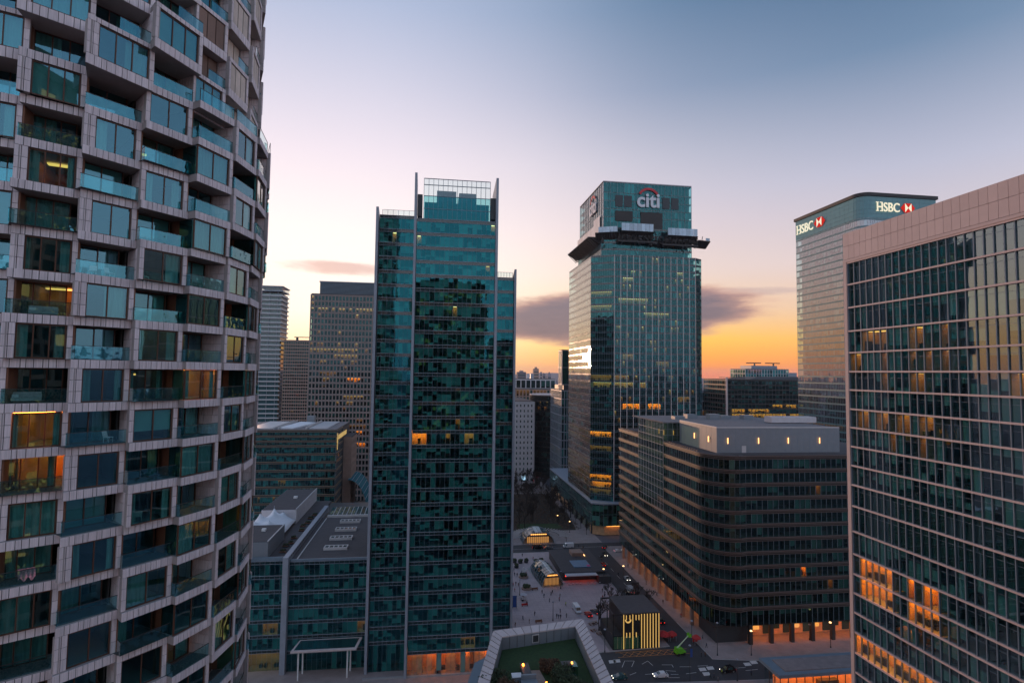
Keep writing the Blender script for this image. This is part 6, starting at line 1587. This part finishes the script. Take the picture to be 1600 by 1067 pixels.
# ================================================================== people
def person_mesh(pose):
    J = {'pel': (0, 0, .95), 'chest': (0, .02, 1.32), 'neck': (0, .02, 1.50), 'head': (0, .04, 1.64), 'top': (0, .03, 1.76)}
    st = .18 if pose == 'walk' else .04
    for s, nm in ((1, 'l'), (-1, 'r')):
        J['hip' + nm] = (.10 * s, 0, .90); J['knee' + nm] = (.11 * s, st * s * .8 + .03, .50); J['ank' + nm] = (.12 * s, st * s * 1.5 - .02, .08); J['toe' + nm] = (.13 * s, st * s * 1.5 + .15, .04)
        J['sh' + nm] = (.19 * s, .0, 1.44); J['elb' + nm] = (.25 * s, -.06 - st * s * .4, 1.16); J['wr' + nm] = (.24 * s, .08 - st * s * .6, .92); J['hand' + nm] = (.23 * s, .12 - st * s * .7, .83)
    names = list(J); idx = {n: i for i, n in enumerate(names)}
    E_ = [('pel', 'chest'), ('chest', 'neck'), ('neck', 'head'), ('head', 'top')]
    for nm in 'lr': E_ += [('pel', 'hip' + nm), ('hip' + nm, 'knee' + nm), ('knee' + nm, 'ank' + nm), ('ank' + nm, 'toe' + nm), ('chest', 'sh' + nm), ('sh' + nm, 'elb' + nm), ('elb' + nm, 'wr' + nm), ('wr' + nm, 'hand' + nm)]
    rad = {'pel': .15, 'chest': .17, 'neck': .06, 'head': .105, 'top': .085, 'hip': .105, 'knee': .07, 'ank': .05, 'toe': .04, 'sh': .085, 'elb': .055, 'wr': .042, 'hand': .045}
    me = bpy.data.meshes.new('person'); me.from_pydata([J[n] for n in names], [(idx[a], idx[b]) for a, b in E_], [])
    ob = bpy.data.objects.new('tmp', me); col.objects.link(ob)
    md = ob.modifiers.new('s', 'SKIN'); me2 = ob.data
    for i, n in enumerate(names):
        key = n if n in rad else n[:-1]; me2.skin_vertices[0].data[i].radius = (rad[key], rad[key] * (.72 if key in ('pel', 'chest') else 1)); me2.skin_vertices[0].data[i].use_root = (n == 'pel')
    ob.modifiers.new('u', 'SUBSURF').levels = 1
    dg = bpy.context.evaluated_depsgraph_get(); r = bpy.data.meshes.new_from_object(ob.evaluated_get(dg)); bpy.data.objects.remove(ob)
    return r
base_mesh = {p: person_mesh(p) for p in ('walk', 'stand')}
for nm, c_ in (('coat_black', (.02, .02, .025)), ('coat_navy', (.03, .04, .08)), ('coat_brown', (.14, .07, .04)), ('coat_hi_vis', (.45, .55, .05)), ('coat_red', (.4, .04, .04)), ('coat_grey', (.18, .18, .19)), ('trousers', (.025, .025, .03)), ('hair', (.03, .02, .015))): pbr(nm, c_, .85, var=.1)
pcache = {}
def person(px, py, coat, pose, rot, label, z=.13):
    key = (coat, pose)
    if key not in pcache:
        me = base_mesh[pose].copy(); me.materials.clear()
        for mt in (coat, 'trousers', 'skin', 'hair', 'black_paint'): me.materials.append(MATS[mt])
        for p in me.polygons:
            c_ = p.center
            p.material_index = 4 if c_.z < .1 else 1 if c_.z < .86 and abs(c_.x) < .19 else (3 if (c_.z > 1.70 or (c_.z > 1.56 and c_.y < .02)) else 2 if c_.z > 1.53 or (abs(c_.x) > .17 and c_.z < .9) else 0)
            p.use_smooth = True
        pcache[key] = me
    x, y, z_ = g3(px, py, z)
    return place('person', pcache[key], None, loc=(x, y, z_), rotz=rot, label=label, cat='person', group='people on foot')
P_ = [(847, 928, 'coat_black', 'walk', 0, 'person in a dark coat walking out of the barrel station canopy'), (850, 934, 'coat_navy', 'walk', .6, 'person in navy walking just off the barrel canopy entrance'), (861, 931, 'coat_grey', 'walk', 2, 'person in grey standing right of the canopy entrance'), (863, 928, 'coat_black', 'walk', 2.2, 'person in black beside the one in grey at the canopy'),
      (875, 934, 'coat_brown', 'stand', 1, 'person by the drainage line on the open square'), (884, 947, 'coat_hi_vis', 'walk', 1.2, 'person in a bright yellow vest on the open square'), (870, 966, 'coat_black', 'walk', .2, 'person in black, first of a trio behind the parapet'), (873, 967, 'coat_navy', 'walk', .3, 'person in navy, middle of a trio behind the parapet'), (876, 967, 'coat_black', 'walk', .2, 'person in black, last of a trio behind the parapet'),
      (806, 915, 'coat_black', 'walk', 0, 'person in black by the tower foot below the planters'), (810, 917, 'coat_brown', 'walk', .2, 'person in brown by the tower foot below the planters'), (804, 900, 'coat_navy', 'walk', 3, 'person in navy near the tower foot beside the planters'), (808, 901, 'coat_black', 'walk', 3, 'person in black walking past the tower foot planters'), (803, 893, 'coat_grey', 'walk', 3, 'person in grey close to the tower foot'), (816, 870, 'coat_black', 'walk', 0, 'person in black at the far kerb of the square'), (833, 875, 'coat_red', 'walk', 1, 'person in red at the far kerb of the square'),
      (806, 945, 'coat_black', 'walk', 0, 'person in black beside the blue banner'), (817, 935, 'coat_brown', 'stand', 0, 'person in brown by the cream cart'), (1096, 1027, 'coat_black', 'stand', 1, 'person in black on the kerb before the dark block'), (1102, 1027, 'coat_brown', 'stand', -1, 'person in brown on the kerb before the dark block'), (1110, 1060, 'coat_black', 'walk', 1, 'person in black crossing near the zebra'), (1116, 1061, 'coat_navy', 'walk', 1, 'person in navy crossing near the zebra'), (1122, 1066, 'coat_grey', 'walk', 1, 'person in grey at the near kerb by the zebra'), (1128, 1054, 'coat_hi_vis', 'walk', 1, 'person in a bright vest beside the black taxi'), (1174, 1056, 'coat_navy', 'stand', 0, 'person beside the glass pavilion corner'), (1150, 890, 'coat_black', 'walk', 0, 'x')]
for p in P_[:-1]: person(*p)
for i, (px, py) in enumerate(((911, 858), (904, 856), (945, 930), (1010, 985), (966, 900))): person(px, py, 'coat_black', 'walk', i, ['person in black on the cross street kerb by the white van', 'person in black further along the cross street kerb', 'person in black under the first bare tree', 'person in black on the avenue pavement', 'person in black by the pavilion on the avenue side'][i])

R = random.Random(44); coats = ('coat_black', 'coat_navy', 'coat_brown', 'coat_grey', 'coat_red')
for i in range(34):
    x, y = (R.uniform(29, 46), R.uniform(202, 282)) if i < 16 else (R.uniform(46, 77), R.uniform(200, 236)) if i < 26 else (R.uniform(91, 93.5), R.uniform(180, 270))
    cc_ = coats[i % 5]; key = (cc_, 'walk' if i % 3 else 'stand'); pcache.get(key) or person(-4000, 700, cc_, key[1], 0, 'x')
    place('person', pcache[key], None, loc=(x, y, .13), rotz=R.uniform(0, 6), cat='person', group='people scattered over the square',
          label={'coat_black': 'small distant person in black among the walkers on the square', 'coat_navy': 'small distant person in navy among the walkers on the square', 'coat_brown': 'small distant person in brown among the walkers on the square', 'coat_grey': 'small distant person in grey among the walkers on the square', 'coat_red': 'small distant person in red among the walkers on the square'}[cc_])
for o_ in [o_ for o_ in col.objects if o_.get('label') == 'x' and o_.name.startswith('person')]: bpy.data.objects.remove(o_)
for (x, y, rz, pm, lb) in ((82, 214, 1.57, 'paint_grey', 'grey car parked along the avenue kerb by the pavilion'), (81.2, 226, 1.57, 'paint_black', 'black car parked along the avenue kerb beyond the grey one'), (86.5, 243, -1.57, 'paint_silver', 'silver car driving down the avenue beside the dark block'), (81.3, 262, 1.57, 'paint_red', 'red car parked at the far end of the avenue kerb'), (86.8, 276, -1.57, 'paint_black', 'black car waiting at the avenue junction'), (104, 292, 0, 'paint_black', 'black car on the cross street before the lettered tower podium'), (40, 287.5, 0, 'paint_grey', 'grey car on the cross street left of the dome')):
    car('car', pm, lb, (x, y, .008), rz, True)
# ================================================================== street furniture
pl = None
for i, (px, py) in enumerate(((804, 879), (813, 880), (822, 879), (807, 887), (838, 880), (846, 878), (840, 882))):
    x, y, z_ = g3(px, py, .13)
    if pl is None:
        pl = thing('round_planter', 'round dark planter with clipped shrub on the square', 'planter', (x, y, z_), 0, 'round planters on the square'); R = random.Random(4)
        MB().lathe(0, 0, [(.9, 0), (1.1, .8), (1.0, .85)], 14).build('bowl', 'steel_dark', pl, False); b_ = MB()
        for q in range(10): b_.blob((R.uniform(-.6, .6), R.uniform(-.6, .6), 1.2 + R.uniform(-.2, .3)), (.55, .55, .5), R, 8, 6, .3)
        b_.build('shrub', 'leaf_dark', pl, False)
    else: dup(pl, (x, y, z_), i)
for i, (px, py, lb) in enumerate(((818, 902, 'larger dark planter ring with seat below the white sculpture'), (823, 920, 'largest dark planter ring with seat nearest the tower foot'))):
    x, y, z_ = g3(px, py, .13); t = thing('planted_ring', lb, 'planter', (x, y, z_), 0, 'planter rings with seats'); R = random.Random(5)
    MB().lathe(0, 0, [(2.2, 0), (2.2, .45), (1.6, .5), (1.6, .8), (1.4, .8)], 18).build('ring_seat', 'stone_brown', t, False); b_ = MB()
    for q in range(16): b_.blob((R.uniform(-1, 1), R.uniform(-1, 1), 1.2), (.7, .7, .6), R, 8, 6, .3)
    b_.build('shrub', 'leaf_dark', t, False)
x, y, z_ = g3(819, 895, .13); t = thing('sculpture', 'small white folded sculpture between the planters', 'sculpture', (x, y, z_)); MB().hexa([(-.9, -.5, 0), (.2, -.5, 0), (.2, .5, 0), (-.9, .5, 0), (-.4, -.2, 2.6), (.0, -.2, 2.6), (.0, .2, 2.6), (-.4, .2, 2.6)]).build('left_sheet', 'white_metal', t, False); MB().hexa([(.3, -.5, 0), (1.3, -.5, 0), (1.3, .5, 0), (.3, .5, 0), (.5, -.2, 1.9), (.8, -.2, 1.9), (.8, .2, 1.9), (.5, .2, 1.9)]).build('right_sheet', 'white_metal', t, False)
def lamp_post(px, py, h, label, z=.13, lit=False, banner=None):
    x, y, z_ = g3(px, py, z); t = thing('street_lamp', label, 'street lamp', (x, y, z_), 0, 'street lamps and posts')
    MB().tube((0, 0, 0), (0, 0, h), .13, .07, 8).build('pole', 'steel_dark', t, False); MB().tube((0, 0, 0), (0, 0, .6), .22, .2, 8).build('base', 'steel_dark', t, False)
    MB().lathe(0, 0, [(.1, h), (.42, h + .12), (.3, h + .35), (.05, h + .45)], 10).build('lamp_head', 'lamp_pale' if lit else 'steel_grey', t, False)
    if banner: MB().box(.15, .85, -.03, .03, h - 3.2, h - .8).build('banner', banner, t, False)
pbr('banner_blue', (.03, .09, .32), .6)
lamp_post(1078, 1064, 10, 'tall dark lamp post with a blue banner by the near kerb', banner='banner_blue'); lamp_post(1081, 1026, 11, 'tall dark lamp post at the corner of the dark block'); lamp_post(1121, 1024, 10, 'dark post against the rounded corner of the dark block'); lamp_post(1174, 1024, 7.5, 'lit lamp post before the arcade', lit=True); lamp_post(1298, 1012, 8, 'lit lamp post further along the arcade', lit=True); lamp_post(864, 970, 6.5, 'slim lamp post on the open square behind the parapet'); lamp_post(876, 920, 7, 'slim lamp post between the canopy and the pavilion'); lamp_post(943, 912, 6, 'lamp post at the pavilion corner', lit=True); lamp_post(945, 1019, 7, 'dark post at the left corner of the gold-striped kiosk')
lamp_post(812, 930, 6, 'lamp post near the tower foot by the cream cart'); lamp_post(1265, 1000, 5, 'sign post on the arcade pavement'); lamp_post(1152, 1064, 6, 'dark post right of the black taxi'); lamp_post(974, 905, 5.5, 'lit lamp post on the avenue beside the pavilion', lit=True); lamp_post(890, 832, 6, 'lit lamp post at the edge of the park', lit=True); lamp_post(871, 822, 6, 'lit lamp post by the curved pergola', lit=True)
x, y, z_ = g3(804, 950, .13); t = thing('banner_stand', 'tall blue banner stand at the tower foot', 'banner', (x, y, z_)); MB().box(-.7, .7, -.05, .05, .3, 4.6).build('sheet', 'banner_blue', t, False); MB().box(-.8, -.7, -.08, .08, 0, 4.7).box(.7, .8, -.08, .08, 0, 4.7).build('frame', 'steel_dark', t, False)
x, y, z_ = g3(818, 938, .13); t = thing('vendor_cart', 'cream covered vendor cart near the tower foot', 'cart', (x, y, z_), .2); MB().box(-1, 1, -.7, .7, .5, 1.2).build('box', 'stone_white', t, False); MB().lathe(0, 0, [(1.5, 2.3), (.1, 3.0)], 8).build('awning', 'stone_white', t, False); MB().tube((0, 0, 1.2), (0, 0, 2.4), .05).build('pole', 'steel_dark', t, False); MB().tube((-.6, -.8, .35), (-.6, .8, .35), .35, n=10).build('wheel', 'rubber', t, False)
for (px, py, lb) in ((820, 947, 'red bench seat at the tower foot'), (842, 973, 'dark bench on the square behind the parapet'), (836, 922, 'dark bench beside the largest planter ring')):
    x, y, z_ = g3(px, py, .13); t = thing('bench', lb, 'bench', (x, y, z_), .15, 'benches on the square'); mt = 'tent_red' if 'red' in lb else 'timber'
    MB().box(-1.3, 1.3, -.3, .3, .4, .5).build('seat', mt, t, False); MB().box(-1.3, 1.3, .26, .34, .52, .95).build('backrest', mt, t, False)
    for s in (-1.1, 1.1): MB().box(s - .06, s + .06, -.28, .28, 0, .4).build('leg', 'steel_dark', t, False)
pt = None
for (px, py) in ((924, 976), (930, 974), (927, 986), (936, 991), (941, 982)):
    x, y, z_ = g3(px, py, .13)
    if pt is None:
        pt = thing('picnic_table', 'pale timber picnic table left of the gold-striped kiosk', 'picnic table', (x, y, z_), .3, 'picnic tables by the kiosk')
        MB().box(-.9, .9, -.38, .38, .72, .78).build('table_top', 'timber_pale', pt, False)
        for s in (-.75, .75): MB().box(-.9, .9, s - .14, s + .14, .42, .47).build('seat', 'timber_pale', pt, False)
        for s in (-.6, .6): MB().box(s - .04, s + .04, -.8, .8, 0, .41).build('leg', 'timber', pt, False); 
    else: dup(pt, (x, y, z_), .3 + RND.uniform(-.2, .2))
for i in range(11):                                      # row of pale stone slab seats on the square beside the canopy
    x, y, z_ = 58.0 - i * .35, 241 + i * 2.4, .135
    o = place('stone_bench', shared('sb', lambda: MB().box(-1.2, 1.2, -.35, .35, 0, .45).box(-1.1, 1.1, -.25, .25, -.02, .0).mesh('stone_bench', 'stone_white')), None, loc=(x - 1.2, y, z_ + .02), rotz=.12, label='pale stone slab seat in the row between the barrel canopy and the pavilion', cat='bench', group='stone slab seats in a row')
x, y, z_ = g3(818, 752, .1); t = thing('screen_panel', 'bright blue advertising screen among the park trees', 'screen', (x, y, z_)); MB().box(-1.6, 1.6, -.2, .2, 0, 1.0).build('base', 'steel_dark', t, False); MB().box(-1.8, 1.8, -.12, .12, 1.0, 5.2).build('frame', 'steel_dark', t, False); MB().box(-1.6, 1.6, -.16, -.13, 1.2, 5.0).build('screen', 'screen_blue', t, False)
# bus-lane glow far down the avenue
R = random.Random(8)
for i in range(7):
    x, y = 84 + R.uniform(-1.5, 8), 470 + i * 16
    car('car', ('paint_black', 'paint_grey', 'paint_red')[i % 3], 'car with red tail lamps far down the avenue', (x, y, .01), 1.57, False, 'cars far down the avenue')

# ================================================================== evening haze over the city
hz = MB().box(-14100, 14100, -13950, 14200, -1.6, 232)
mt = bpy.data.materials.new('haze_air'); mt.use_nodes = True; t_ = NT(mt.node_tree); t_.n.clear()
pv = t_.node('ShaderNodeVolumePrincipled', i_Density=HAZE, i_Anisotropy=.2); pv.inputs['Color'].default_value = (.80, .78, .86, 1)
ou = t_.node('ShaderNodeOutputMaterial'); t_.link(pv.outputs[0], ou.inputs['Volume']); MATS['haze_air'] = mt
o = hz.build('haze', 'haze_air', kind='stuff', label='thin evening haze lying over the whole city', cat='haze')
